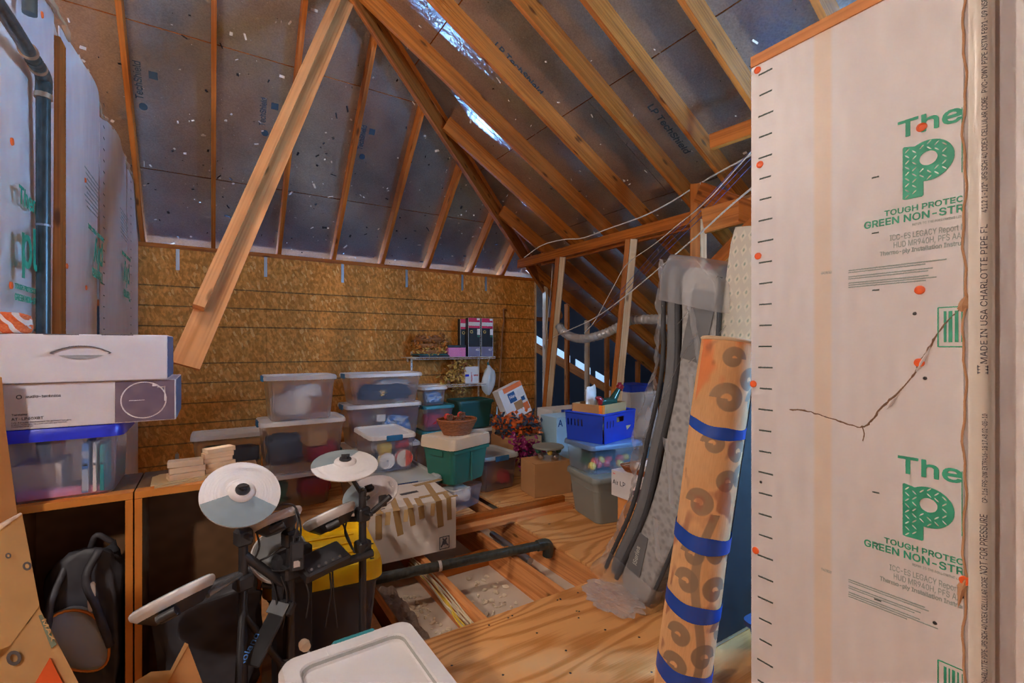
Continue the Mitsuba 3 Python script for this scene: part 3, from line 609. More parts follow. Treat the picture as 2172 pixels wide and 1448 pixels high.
part(t, 'strap', tube(spline([(-.33, 2.16, .70), (-.36, 2.13, .62), (-.33, 2.13, .50), (-.30, 2.15, .36)], 8), .013, 8), 'm_pack', smooth=True)
part(t, 'strap', tube(spline([(-.42, 2.2, .66), (-.45, 2.14, .56), (-.46, 2.14, .44)], 8), .012, 8), 'm_pack', smooth=True)
part(t, 'reflective_patch', lump(.022, .012, .10, (-.345, 2.125, .555), 3, .1), 'm_cloth_white', smooth=True)
part(t, 'top_handle', tube(spline([(-.36, 2.2, .70), (-.34, 2.18, .745), (-.30, 2.19, .71)], 6), .009, 8), 'm_pack', smooth=True)

# --- cartons in the lower left corner (near the camera)
def prism(px, s, back, m, parent, name, thick_dir=None):
    """Solid with the outline of the pixels at depth s, reaching 'back' metres further away."""
    F = np.array([PD(u, v, sd) for (u, v), sd in zip(px, np.broadcast_to(s, (len(px),)))]); n = len(F); fd = unit(F.mean(0) - EYEP); Bk = F + np.asarray(thick_dir if thick_dir is not None else fd * back + np.array([0, 0, -.35 * back])); c0, c1 = F.mean(0), Bk.mean(0)
    V = np.vstack([F, Bk, [c0], [c1]]); T_ = []
    for i in range(n):
        j = (i + 1) % n; T_ += [(2 * n, j, i), (2 * n + 1, n + i, n + j), (i, j, n + j), (i, n + j, n + i)]
    me = trimesh.Trimesh(V, T_, process=False); me.fix_normals(); return part(parent, name, me, m)
t = thing('carton', 'worn open cardboard carton in the lower left corner, its flap folded up', 'box')
prism([(-150, 1180), (0, 1121), (47, 1088), (84, 1284), (20, 1370), (-150, 1430)], 1.22, .006, 'm_kraft_light', t, 'flap')
prism([(-150, 1400), (0, 1378), (60, 1320), (84, 1284), (150, 1640), (-150, 1700)], 1.30, .24, 'm_kraft_light', t, 'body')
prism([(-150, 1175), (0, 1116), (44, 1086), (47, 1089), (0, 1123), (-150, 1183)], 1.215, .016, 'm_paper', t, 'torn_rim')
fl = []
nrm = frame(PD(50, 1190, 1.21), (CY, -SY, 0), (0, 0, 1))
for u, v, r in ((58, 1200, .011), (18, 1178, .007), (30, 1395, .017)):
    part(t, 'printed_mark', tf(extr(Point(0, 0).buffer(r, 16).difference(Point(0, 0).buffer(r * .55, 16)), .001), frame(PD(u, v, 1.208 if v < 1300 else 1.095), (CY, -SY, 0), (0, 0, 1))), 'm_ink')
t = thing('carton', 'tan cardboard carton with a red triangle mark at the bottom left', 'box')
prism([(-60, 1460), (20, 1376), (84, 1290), (172, 1458), (260, 1640), (-60, 1640)], 1.10, .22, 'm_kraft_light', t, 'body')
mat('m_red_print', (0.72, 0.12, 0.03), 0.7); mat('m_green_print', (0.10, 0.13, 0.09), 0.7)
prism([(106, 1394), (134, 1450), (72, 1452)], 1.095, .004, 'm_red_print', t, 'printed_triangle')
prism([(82, 1305), (89, 1303), (120, 1366), (109, 1374)], 1.095, .004, 'm_green_print', t, 'printed_label')
Mx = frame(PD(88, 1313, 1.092), (np.array([CY, -SY, 0]) * .42 + np.array([0, 0, -.9])), (np.array([CY, -SY, 0]) * .9 + np.array([0, 0, .42])))
part(t, 'printed_text', text('MAX', .0095, Mx, .0005, True, width=.055), 'm_kraft_light'); 
t = thing('cardboard_sheet', 'brown cardboard sheet standing against the left edge of the cartons', 'cardboard')
prism([(-120, 780), (4, 800), (12, 905), (36, 1085), (60, 1500), (-120, 1500)], 1.46, .012, 'm_kraft', t, 'panel')
t = thing('carton', 'small open cardboard carton with a pointed flap at the bottom edge, below the drum pedal', 'box')
prism([(398, 1364), (431, 1452), (470, 1560), (330, 1560), (352, 1452), (368, 1420)], (1.42, 1.44, 1.46, 1.42, 1.42, 1.42), .006, 'm_kraft', t, 'flap')
prism([(392, 1362), (400, 1366), (352, 1452), (345, 1452)], 1.417, .006, 'm_kraft_light', t, 'flap_edge')
prism([(285, 1446), (320, 1424), (372, 1420), (430, 1470), (440, 1560), (270, 1560)], 1.50, .10, 'm_kraft_light', t, 'body')

# --- electronic drum kit
mat('m_pad_white', (0.74, 0.72, 0.71), 0.45)
mat('m_pad_grey', proc(lambda p, n, uv: mix([0.155, 0.20, 0.215], [0.235, 0.28, 0.29], fbm(p.x * 16, p.y * 16, p.z * 16))), 0.5)
mat('m_mesh_head', proc(lambda p, n, uv: mix([0.19, 0.205, 0.215], [0.36, 0.375, 0.38], fbm(p.x * 22, p.y * 22, p.z * 22))), 0.4)
KIT = thing('drum_kit', 'black electronic drum kit with white and grey pads standing before the yellow-lidded bin', 'drum kit')
def cymbal(c, n, up, r, a0, a1, wing=True):
    """Rubber cymbal pad: white disc, one grey sector from a0 to a1 degrees, ringed grooves, domed bell, black cap."""
    n = unit(n); x = unit(np.cross(up, n)); M = frame(c, x, np.cross(n, x)); 
    def ring(r0, r1, z0, z1, b0, b1, k=40):
        a = np.radians(np.linspace(b0, b1, max(3, int(k * (b1 - b0) / 360) + 2))); V, F = [], []
        for t_ in a: V += [(r0 * math.cos(t_), r0 * math.sin(t_), z0), (r1 * math.cos(t_), r1 * math.sin(t_), z1)]
        for i in range(len(a) - 1): F += [(2 * i, 2 * i + 1, 2 * i + 3), (2 * i, 2 * i + 3, 2 * i + 2)]
        return trimesh.Trimesh(V, F, process=False)
    hz = lambda q: .016 * (1 - (q / r) ** 1.4) + (.0006 if int(q * 1000) % 6 < 3 else 0)
    rs = np.linspace(.30 * r, r, 25)
    k = part(KIT, 'cymbal', tf(cat(lathe([(r, hz(r)), (r, -.004), (.02, .004)], 48), *[ring(p, q, hz(p), hz(q), a1, a0 + 360) for p, q in zip(rs[:-1], rs[1:])]), M), 'm_pad_white')
    part(k, 'grey_sector', tf(ring(.30 * r, r * .995, .0165 * (1 - .3 ** 1.4) + .001, .0012, a0, a1, 60), M), 'm_pad_grey', label='grey rubber striking sector')
    part(k, 'bell', tf(lathe([(.34 * r, .0125), (.32 * r, .018), (.26 * r, .0235), (.2 * r, .026), (0, .026)], 36), M), 'm_pad_white', smooth=40)
    part(k, 'cap', tf(lathe([(.185 * r, .0255), (.175 * r, .030), (.06 * r, .031), (0, .031)], 28), M), 'm_black', smooth=40)
    part(k, 'wing_nut', tf(cat(lathe([(.010, .03), (.009, .044), (0, .045)], 14), box(.034, .006, .014, (0, 0, .042), .002)), M), 'm_black', smooth=30)
    me = text('Roland', .0125, frame((0, 0, 0), (1, 0, 0), (0, 1, 0)), .0012, False); me.apply_translation((-.027, 0, 0)); ang = math.radians((a0 + a1) / 2 + 180)
    me.apply_transform(frame((.70 * r * math.cos(ang), .70 * r * math.sin(ang), hz(.70 * r) + .0002), (math.sin(ang), -math.cos(ang), 0), (math.cos(ang), math.sin(ang), 0))); part(k, 'raised_text', tf(me, M), 'm_pad_white')
    return k
def to_eye(p): return unit(EYEP - p)
c1 = PD(512, 1046, 1.66); cymbal(c1, to_eye(c1) * .80 + np.array([.16, .05, .50]), (0, 0, 1), .127, 186, 322)
c2 = PD(732, 985, 2.02); cymbal(c2, np.array([-.02, -.26, .96]), unit((.2, 1, .1)), .136, 62, 190)
c3 = PD(786, 1046, 2.16); cymbal(c3, unit((-.30, -.30, .9)), unit((.2, 1, .1)), .125, 120, 250)
def pad(c, n, r, h, name='drum_pad', head='m_mesh_head', label=None):
    n = unit(n); x = unit(np.cross((0.1, 1, 0), n)); M = frame(c, x, np.cross(n, x))
    k = part(KIT, name, tf(lathe([(0, -h), (r * .86, -h), (r * .98, -h * .5), (r, -h * .3), (r, .0), (r * .96, .006), (r * .93, .004)], 40), M), 'm_pad_white', smooth=35, label=label)
    part(k, 'head', tf(lathe([(r * .94, .004), (r * .90, .009), (0, .010)], 40), M), head, smooth=35, label='grey drum head')
    part(k, 'underside', tf(lathe([(0, -h - .03), (r * .55, -h - .03), (r * .88, -h * .95), (0, -h * .95)], 32), M), 'm_black', smooth=35)
    part(k, 'clamp', tf(cat(box(.05, .035, .03, (0, -r * .75, -h - .02), .004), tf(trimesh.creation.cylinder(.012, .05, sections=14), frame((.0, -r * .95, -h - .018), (0, 1, 0), (0, 0, 1)))), M), 'm_black', smooth=30)
    return k
pad(PD(368, 1262, 1.52), unit((-.30, .40, .86)), .118, .030, head='m_pad_grey', label='snare pad seen from its edge')
pad(PD(586, 1096, 1.80), unit((-.22, .42, .88)), .092, .026); pad(PD(698, 1089, 1.98), unit((-.26, .40, .88)), .108, .034)
ck = PD(594, 1176, 1.86); pad(ck, to_eye(ck) + np.array([.25, 0, .25]), .105, .035, 'bass_pad', label='round grey bass pad with a white rim')
def P_(*a): return np.array(PD(*a))
def pole(u0, v0, u1, v1, s, r=.016): part(KIT, 'pole', rod(PD(u0, v0, s), PD(u1, v1, s), r, 14), 'm_black', smooth=40)
def foot(u, s): p = PD(u, 733, s); return (p[0], p[1], .0)
for u, vt, s in ((516, 1080, 1.72), (616, 1085, 1.80), (769, 1040, 2.02)):
    top = PD(u, vt, s); f = foot(u, s); part(KIT, 'pole', rod((f[0], f[1], .02), top, .0155, 14), 'm_black', smooth=40)
    part(KIT, 'rubber_foot', tf(lathe([(0, 0), (.024, 0), (.022, .03), (0, .032)], 16), rotz(0, f)), 'm_black_matte', smooth=40)
    part(KIT, 'clamp', tf(cat(box(.055, .05, .06, (0, 0, 0), .008), box(.02, .05, .016, (0, -.04, .01), .004)), rotz(20, top - [0, 0, .10])), 'm_black')
    part(KIT, 'clamp', tf(box(.06, .055, .055, (0, 0, 0), .008), rotz(20, np.array([f[0], f[1], .55]))), 'm_black')
bar0, bar1 = PD(790, 1172, 2.02), PD(600, 1236, 1.80); part(KIT, 'cross_bar', rod(bar0, bar1, .017, 14), 'm_black', smooth=40)
part(KIT, 'cross_bar', rod(PD(600, 1236, 1.80), PD(515, 1175, 1.72), .016, 14), 'm_black', smooth=40)
for a, b in (((516, 1135, 1.72), (c1)), ((769, 1050, 2.02), c2), ((772, 1060, 2.04), c3)): part(KIT, 'cymbal_arm', rod(PD(*a), np.asarray(b) - [0, 0, .012], .009, 10), 'm_black', smooth=40)
part(KIT, 'pad_arm', rod(PD(516, 1215, 1.72), PD(440, 1262, 1.56), .010, 10), 'm_steel', smooth=40); part(KIT, 'pad_arm', rod(PD(616, 1110, 1.80), PD(590, 1104, 1.84), .010, 10), 'm_black'); part(KIT, 'pad_arm', rod(PD(769, 1100, 2.02), PD(715, 1102, 1.99), .011, 10), 'm_black')
part(KIT, 'wing_bolt', cat(box(.035, .012, .05, tuple(PD(812, 1062, 2.03)), .004), rod(PD(790, 1085, 2.02), PD(828, 1052, 2.03), .012, 8)), 'm_black')
mm = frame(PD(684, 1190, 1.86), unit((.93, .36, .06)), unit((-.30, .86, .36)))
k = part(KIT, 'sound_module', tf(box(.190, .110, .045, (0, 0, 0), .008), mm), 'm_black'); part(k, 'panel', tf(box(.17, .09, .003, (0, 0, .0235), .001), mm), 'm_black_matte')
for i in range(5): part(k, 'button', tf(lathe([(0, .003), (.005, .003), (.006, 0)], 10), mm @ frame((-.07 + i * .03, -.035, .0245), (1, 0, 0), (0, 1, 0))), 'm_steel')
k = part(KIT, 'cable_box', box(.045, .03, .105, tuple(PD(630, 1178, 1.75)), .004), 'm_black'); part(k, 'sticker', box(.022, .001, .024, tuple(PD(628, 1192, 1.75) - np.array([0, .0165, 0]))), 'm_lid_white')
# pedal with blue lettering, hose and beater
pa, pb = PD(596, 1285, 1.78), PD(532, 1412, 1.66); pm = frame((pa + pb) / 2, pb - pa, unit(np.cross((0, 0, 1), pb - pa))); L = np.linalg.norm(pb - pa)
k = part(KIT, 'pedal', tf(cat(box(L, .075, .014, (0, 0, 0), .004), box(.05, .10, .03, (-L / 2, 0, -.01), .006)), pm), 'm_black'); part(k, 'toe_plate', tf(box(.045, .085, .006, (-L / 2 + .01, 0, .012), .002), pm), 'm_galv')
mat('m_blue_ink', (0.06, 0.20, 0.55), .5)
part(k, 'printed_text', text('Roland', .024, pm @ frame((.11, -.025, .0075), (-1, 0, 0), (0, -1, 0)), .0006, True), 'm_blue_ink')
part(KIT, 'beater', tf(lathe([(0, -.02), (.016, -.018), (.02, 0), (.016, .018), (0, .02)], 16), frame(PD(646, 1368, 1.72), (1, .2, 0), (0, 0, 1))), 'm_lid_cream', smooth=40, label='cream felt beater')
part(KIT, 'beater_rod', rod(PD(652, 1378, 1.72), PD(690, 1440, 1.74), .004), 'm_steel')
hp = spline([PD(612, 1398, 1.6), PD(606, 1425, 1.58), PD(616, 1470, 1.55)], 22); part(KIT, 'hose', tube(hp, [.017 + .003 * math.sin(i * 1.9) for i in range(len(hp))], 12), 'm_black', smooth=50)
part(KIT, 'base_leg', rod(PD(516, 1240, 1.72), np.array([.06, 1.74, .03]), .012), 'm_black', smooth=40); part(KIT, 'base_leg', rod(PD(516, 1300, 1.72), np.array([.32, 1.95, .03]), .012), 'm_black', smooth=40); part(KIT, 'base_leg', rod(np.array([.06, 1.98, .05]), np.array([.52, 2.05, .05]), .016), 'm_black', smooth=40)
part(KIT, 'bass_tower', tf(box(.16, .06, .60, (0, 0, 0), .015), rotz(30, (.27, 2.04, .31))), 'm_black_matte'); part(KIT, 'bass_plate', box(.30, .26, .012, (.24, 1.90, .012), .004), 'm_black')
for pts in (((625, 1080, 1.78), (632, 1110, 1.75), (622, 1150, 1.74), (630, 1180, 1.74)), ((640, 1185, 1.74), (600, 1210, 1.76), (560, 1205, 1.78), (540, 1195, 1.76), (570, 1180, 1.78), (600, 1160, 1.80), (640, 1160, 1.78)),
        ((608, 1110, 1.8), (613, 1150, 1.79), (607, 1200, 1.79), (600, 1260, 1.79)), ((545, 1130, 1.74), (550, 1160, 1.74), (538, 1190, 1.74)), ((722, 1095, 1.97), (735, 1130, 1.96), (752, 1172, 1.97)), ((738, 1095, 1.99), (732, 1130, 1.97), (748, 1165, 1.97)),
        ((775, 1140, 2.0), (783, 1155, 2.0), (772, 1168, 2.0)), ((716, 1012, 2.0), (722, 1022, 2.0), (732, 1018, 2.0)), ((560, 1085, 1.75), (600, 1070, 1.76), (626, 1075, 1.77), (638, 1120, 1.77), (632, 1165, 1.75)), ((700, 1215, 1.86), (702, 1260, 1.86), (690, 1330, 1.86)), ((570, 1215, 1.78), (585, 1260, 1.78), (590, 1330, 1.76)), ((640, 1215, 1.78), (655, 1260, 1.78), (650, 1310, 1.78)),
        ((762, 1045, 2.0), (768, 1036, 1.99), (776, 1040, 1.99), (775, 1052, 2.0)), ((705, 1210, 1.86), (708, 1262, 1.87), (716, 1330, 1.88)), ((596, 1222, 1.77), (608, 1262, 1.77), (600, 1330, 1.77))):
    part(KIT, 'cable', tube(spline([PD(*p) for p in pts], 7), .0035, 7), 'm_black', smooth=True)

one('drum_bag', 'slumped black fabric drum bag on the floor before the right cabinet', 'bag', lump(.36, .105, .56, (.0, 2.088, .283), 61, .3, 2.2), 'm_pack', smooth=True)
# --- black bin with a yellow lid
mat('m_yellow', proc(lambda p, n, uv: mix([0.93, 0.62, 0.012], [0.84, 0.50, 0.01], fbm(p.x * 7, p.y * 7, p.z * 7))), 0.42)
yb = bin_('large black bin with a yellow lid behind the drum kit', .455, 2.475, 0.0, .50, .60, .425, -6, 'm_black', 'm_yellow', None, taper=.86, r=.05, lid_h=.075, well=True)
YM = rotz(-6, (.455, 2.475, .425))
for x, y in ((-.2, -.265), (.2, -.265), (.228, -.1), (.228, .12), (.228, .26), (-.1, .275)): part(yb, 'lid_slot', tf(box(.016, .01, .004, (x, y, .0005)), YM), 'm_black_matte')
for k in range(4): part(yb, 'lid_rib', tf(box(.36, .022, .010, (0, -.17 + k * .115, -.034), .004), YM), 'm_yellow')
# --- near bin with the pale lid
t = thing('storage_bin', 'pale grey-lidded bin with a teal latch in the foreground', 'storage bin')
NM = rotz(1.5, (.385, 1.29, 0)); w, d, r = .425, .62, .05
part(t, 'body', tf(loft([rloop(w * .82, d * .86, r, 0), rloop(w * .84, d * .88, r, .012), rloop(w - .05, d - .05, r, .40)], cap0=True, cap1=True), NM), 'm_lid_grey', smooth=35)
part(t, 'lid', tf(loft([rloop(w - .01, d - .01, r, .395), rloop(w, d, r, .40), rloop(w, d, r, .432), rloop(w - .02, d - .02, r * .9, .45), rloop(w - .10, d - .12, r * .8, .45), rloop(w - .122, d - .142, r * .7, .428)], cap0=True, cap1=True), NM), 'm_lid_white', smooth=28)
part(t, 'lid_groove', tf(loft([rloop(w - .108, d - .128, r * .8, .4445), rloop(w - .116, d - .136, r * .75, .436)]), NM), 'm_lid_grey')
part(t, 'latch', tf(box(.15, .03, .045, (.02, d / 2 - .005, .432), .012), NM), 'm_teal', label='teal latch handle'); part(t, 'latch_hollow', tf(box(.19, .035, .006, (.02, d / 2 - .045, .4485), .002), NM), 'm_lid_white')
# ================================================================== REAR: taped carton, stacks of bins, wall shelf
mat('m_carton_white', proc(lambda p, n, uv: mix([0.68, 0.62, 0.57], [0.60, 0.53, 0.47], fbm(p.x * 5, p.y * 5, p.z * 5))), 0.75)
mat('m_tape', (0.30, 0.175, 0.065), 0.35); mat('m_tape_light', (0.58, 0.40, 0.19), 0.4)
t = thing('carton', 'large white carton covered with strips of brown packing tape behind the yellow-lidded bin', 'box')
CYF, CX0, CX1, CZ0, CZ1 = 2.975, .79, 1.435, .004, .358
CM = rotz(-3, (CX1, CYF, 0))
part(t, 'body', tf(bb(CX0 - CX1, 0, 0, .48, CZ0, CZ1, .004), CM), 'm_carton_white')
def strip(u0, v0, u1, v1, w, m='m_tape', over=.05):
    a, b = PY(u0, v0, CYF - .002), PY(u1, v1, CYF - .002); d = b - a; c = (a + b) / 2
    part(t, 'tape_strip', tf(box(np.linalg.norm(d), w, .0012), frame(c - [0, .0006 + .0, 0] + np.array([0, (CX1 - c[0]) * math.tan(math.radians(3)) - .0, 0]), d, np.cross((0, -1, 0), unit(d)))), m)
for a in ((806, 1095, 806, 1146, .042), (842, 1084, 852, 1137, .042), (872, 1078, 878, 1116, .036), (894, 1075, 897, 1101, .040), (931, 1063, 936, 1118, .044), (952, 1058, 954, 1102, .034)): strip(*a)
for a in ((782, 1095, 780, 1122, .030), (826, 1088, 824, 1116, .034), (864, 1082, 862, 1108, .030), (920, 1068, 918, 1094, .030)): strip(*a, 'm_tape_light')
def tstrip(u0, v0, u1, v1, w, m='m_tape', lift=.0006):
    a, b = PZ(u0, v0, CZ1 + lift), PZ(u1, v1, CZ1 + lift); d = b - a
    part(t, 'tape_strip', tf(box(np.linalg.norm(d), w, .0012), frame((a + b) / 2, d, np.cross((0, 0, 1), unit(d)))), m)
for a in ((806, 1090, 792, 1070, .042), (842, 1083, 830, 1052, .042), (872, 1077, 860, 1056, .036), (930, 1062, 905, 1026, .044), (893, 1072, 884, 1056, .04), (952, 1057, 944, 1046, .034)): tstrip(*a)
for a in ((878, 1030, 935, 1016, .045, 'm_tape', .0014), (890, 1055, 950, 1042, .04, 'm_tape', .002), (945, 1055, 970, 1050, .03, 'm_tape', .0026)): tstrip(*a)
p = PZ(868, 1045, CZ1 + .002); part(t, 'handle_slot', tf(box(.13, .035, .003), frame(p, (1, .1, 0), (0, 1, 0))), 'm_ink')
g = Polygon([(0, 0), (.075, 0), (.075, .085), (0, .085)]); mk = g.difference(g.buffer(-.005)).union(Polygon([(.015, .012), (.06, .07), (.052, .076), (.008, .02)])).union(Polygon([(.06, .015), (.02, .072), (.028, .076), (.067, .022)])).union(Point(.0375, .043).buffer(.016))
part(t, 'printed_mark', tf(extr(mk, .0008), frame(PY(932, 1166, CYF - .001), (1, 0, 0), (0, 0, 1))), 'm_ink')
part(t, 'printed_text', text('15KG', .018, frame(PZ(797, 1078, CZ1 + .0006), (1, .12, 0), (-.12, 1, 0)), .0006, True), 'm_ink'); part(t, 'printed_text', text('140', .018, frame(PZ(803, 1082, CZ1 + .0006), (1, .12, 0), (-.12, 1, 0)), .0006, True), 'm_ink')

# --- stack on the left: three bins
sx = .70
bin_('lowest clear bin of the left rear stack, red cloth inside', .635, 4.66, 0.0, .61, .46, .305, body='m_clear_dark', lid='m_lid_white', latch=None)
stuffed('red cloth bundle in the lowest bin of the left rear stack', 'cloth', (.78, 4.60, .14), (.30, .22, .16), 'm_cloth_red', 21)
stuffed('dark green garland bundle in the lowest bin of the left rear stack', 'garland', (.47, 4.60, .13), (.20, .22, .18), 'm_cloth_green', 22, .5, 'garland_bundle', 5)
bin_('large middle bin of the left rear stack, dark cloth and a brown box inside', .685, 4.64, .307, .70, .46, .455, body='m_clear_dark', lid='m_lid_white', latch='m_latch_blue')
stuffed('dark cloth bundle in the middle bin of the left rear stack', 'cloth', (.54, 4.62, .50), (.32, .30, .28), 'm_cloth_dark', 23)
stuffed('dark red cloth bundle in the middle bin of the left rear stack', 'cloth', (.86, 4.64, .44), (.24, .26, .18), 'm_cloth_red', 24)
one('carton', 'small brown carton inside the middle bin of the left rear stack', 'box', box(.16, .10, .13, (.80, 4.54, .58), .003), 'm_kraft')
bin_('top clear bin of the left rear stack, white cloth and paper inside', .665, 4.63, .764, .585, .44, .385, body='m_clear', lid='m_lid_white', latch='m_latch_blue')
stuffed('white cloth bundle in the top bin of the left rear stack', 'cloth', (.60, 4.60, .885), (.34, .30, .20), 'm_cloth_white', 25)
stuffed('crumpled white paper in the top bin of the left rear stack', 'paper', (.70, 4.62, 1.00), (.34, .28, .12), 'm_paper', 26, .35, 'crumpled_paper')
one('carton', 'plain brown carton carrying the low bin at the rear wall, behind the cabinets', 'box', bb(-.10, .30, 4.95, 5.35, 0, .248, .003), 'm_kraft')
bin_('low dark bin with a white lid by the rear wall, left of the rear stacks', .14, 5.14, .25, .60, .40, .36, body='m_clear_dark', lid='m_lid_white', latch=None)
stuffed('green cloth bundle in the low dark bin at the rear wall', 'cloth', (.02, 5.10, .40), (.20, .22, .18), 'm_cloth_green', 27); stuffed('dark cloth bundle in the low dark bin at the rear wall', 'cloth', (.26, 5.12, .38), (.24, .22, .18), 'm_cloth_dark', 28)
# --- second stack: three long bins
XA = 1.535
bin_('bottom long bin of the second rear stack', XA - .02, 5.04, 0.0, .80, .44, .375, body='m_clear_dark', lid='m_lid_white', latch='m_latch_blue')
stuffed('dark cloth bundle in the bottom bin of the second rear stack', 'cloth', (XA, 5.02, .15), (.60, .28, .22), 'm_cloth_dark', 29)
bin_('middle long bin of the second rear stack, blue quilted cloth inside', XA - .01, 5.03, .377, .80, .44, .43, body='m_clear', lid='m_lid_white', latch='m_latch_blue')
stuffed('blue patterned cloth in the middle bin of the second rear stack', 'cloth', (XA + .12, 4.98, .54), (.36, .28, .24), 'm_cloth_blue', 30); stuffed('brown cloth bundle in the middle bin of the second rear stack', 'cloth', (XA - .22, 4.98, .50), (.22, .26, .18), 'm_kraft', 31)
one('picture_card', 'small picture card inside the middle bin of the second rear stack', 'card', box(.09, .004, .075, (XA - .05, 4.862, .66)), 'm_paper')
bin_('top long bin of the second rear stack, dark green cloth and cream flowers inside', XA, 5.02, .809, .79, .43, .315, body='m_clear', lid='m_lid_white', latch='m_latch_blue')
stuffed('dark green cloth in the top bin of the second rear stack', 'cloth', (XA + .02, 4.99, .92), (.60, .28, .17), 'm_cloth_dark', 32); stuffed('cream cloth in the top bin of the second rear stack', 'cloth', (XA + .12, 5.05, .98), (.40, .22, .14), 'm_cloth_white', 33)
mat('m_cream', (0.78, 0.62, 0.36), 0.7)
def blossom(c, r, n, seed, flat=.45):
    """Petals round a centre, each a bent leaf-shaped strip."""
    R = random.Random(seed); out = []
    for k in range(n):
        a, e = R.random() * 6.28, (R.random() * 1.6 - .3) * flat; d = np.array([math.cos(a) * math.cos(e), math.sin(a) * math.cos(e), math.sin(e)]); s = unit(np.cross(d, (0, 0, 1.0))); u = np.cross(s, d); L = r * (.6 + .5 * R.random()); w = L * .26
        V = [d * 0, d * L * .45 + s * w, d * L * .5 + u * w * .4, d * L * .45 - s * w, d * L - u * L * .1]; i = 0
        m = trimesh.Trimesh(np.array(V) + c, [(0, 2, 1), (0, 3, 2), (1, 2, 4), (2, 3, 4)], process=False); out += [m]
    return cat(out)
one('silk_flower', 'cream silk flower pressed against the front of the top bin of the second stack', 'flower', blossom(np.array((XA - .03, 4.87, .90)), .075, 26, 3, 1.0), 'm_cream')
# --- ribbon bin on a grey-lidded bin
bin_('wide grey-lidded bin under the ribbon bin', 1.315, 4.14, 0.0, .70, .90, .300, body='m_clear_dark', lid='m_lid_grey', latch='m_navy', latch_at='y')
bin_('clear bin of ribbon spools with a white lid and blue latch', 1.355, 4.345, .302, .425, .60, .325, body='m_clear', lid='m_lid_white', latch='m_latch_blue', latch_at='y', taper=.93)
mat('m_spool_white', (0.72, 0.70, 0.70), 0.5); mat('m_spool_red', (0.72, 0.09, 0.06), 0.5); mat('m_ribbon_gold', (0.62, 0.42, 0.06), 0.35); mat('m_ribbon_red', (0.60, 0.05, 0.04), 0.35)
def spool(label, x, z, r, y, face, rib, half=None):
    k = thing('ribbon_spool', label, 'ribbon spool', 'ribbon spools in the clear bin'); M = frame((x, y, z), (1, 0, 0), (0, 0, 1))
    disc = lathe([(.008, .0), (r, 0), (r, .003), (.008, .003)], 32)
    a = part(k, 'flange', tf(disc, M), face); part(k, 'flange', tf(disc, M @ T().translate([0, 0, -.06]).matrix.__array__() if False else frame((x, y + .06, z), (1, 0, 0), (0, 0, 1))), face)
    part(k, 'ribbon', tf(lathe([(r * .9, 0), (r * .9, -.058)], 28), M), rib, smooth=40)
    part(k, 'hole', tf(lathe([(0, .0034), (.009, .0034)], 12), M), 'm_black')
    if half: part(k, 'label_half', tf(extr(Point(0, 0).buffer(r * .97, 24).difference(Point(0, 0).buffer(.01)).intersection(Polygon([(.006, -1), (1, -1), (1, 1), (.006, 1)])), .0006), frame((x, y - .0033, z), (1, 0, 0), (0, 0, 1))), half)
spool('white ribbon spool in the clear bin, the left one in front', 1.305, .395, .072, 4.095, 'm_spool_white', 'm_ribbon_gold')
spool('red and white ribbon spool in the clear bin, the right one in front', 1.465, .400, .075, 4.095, 'm_spool_white', 'm_ribbon_red', 'm_spool_red')
for i, (x, z, r, m, l) in enumerate(((1.30, .50, .055, 'm_ribbon_gold', 'gold ribbon roll lying above the white spool'), (1.46, .53, .05, 'm_ribbon_red', 'red ribbon roll lying above the red and white spool'))):
    one('ribbon_roll', l, 'ribbon', tf(lathe([(.012, -.05), (r, -.05), (r, .05), (.012, .05)], 24), frame((x, 4.16, z), (0, 1, 0), (0, 0, 1))), m, smooth=40)
# --- green bin with the cream lid on a small clear bin, basket on top
bin_('small clear bin on the floor under the green bin', 1.83, 3.80, 0.0, .40, .36, .215, 20, 'm_clear', None, None, r=.03)
stuffed('white paper in the small clear bin under the green bin', 'paper', (1.83, 3.80, .10), (.24, .2, .14), 'm_paper', 41, .3, 'crumpled_paper')
mat('m_bin_green', (0.022, 0.125, 0.082), 0.42)
gb = bin_('green bin with a cream raised lid in the middle, a wicker basket on top', 1.86, 3.86, .217, .52, .42, .40, 20, 'm_bin_green', 'm_lid_cream', None, taper=.84, r=.045, lid_h=.085, well=False)
GM = rotz(20, (1.86, 3.86, .217))
for s in (-1, 1): part(gb, 'side_grip', tf(box(.012, .16, .05, (s * .245, 0, .27), .004), GM), 'm_bin_green')
for x in (-.16, 0, .16): part(gb, 'lid_rib', tf(box(.06, .385, .02, (x, 0, .394), .006), GM), 'm_lid_cream')
part(gb, 'body_ridge', tf(box(.02, .01, .26, (0, -.192, .14), .004), GM), 'm_bin_green'); part(gb, 'body_ridge', tf(box(.46, .012, .03, (0, -.195, .285), .004), GM), 'm_bin_green')
mat('m_wicker', proc(lambda p, n, uv: mix([0.34, 0.10, 0.025], [0.16, 0.04, 0.012], noise(p.x * 90, p.y * 90, p.z * 160))), 0.5)
bk = thing('basket', 'red-brown wicker basket of pine cones on the cream lid of the green bin', 'basket'); BZ = .622; BC = np.array([1.86, 3.84, BZ]); rr = lambda z: .105 + .055 * (z / .12)
for k in range(9): z = .006 + k * .0142; part(bk, 'woven_band', tube([BC + [rr(z) * 1.12 * math.cos(a), rr(z) * .92 * math.sin(a), z] + np.array([0, 0, .002 * math.sin(a * 22 + k * 3.14)]) for a in np.linspace(0, 2 * math.pi, 89)], .0078, 6, False), 'm_wicker', smooth=True)
part(bk, 'bottom', tf(lathe([(0, .004), (.11, .004)], 24), rotz(0, BC)), 'm_wicker'); part(bk, 'rim', tube([BC + [.178 * math.cos(a), .148 * math.sin(a), .128] for a in np.linspace(0, 2 * math.pi, 41)], .011, 8, False), 'm_wicker', smooth=True)
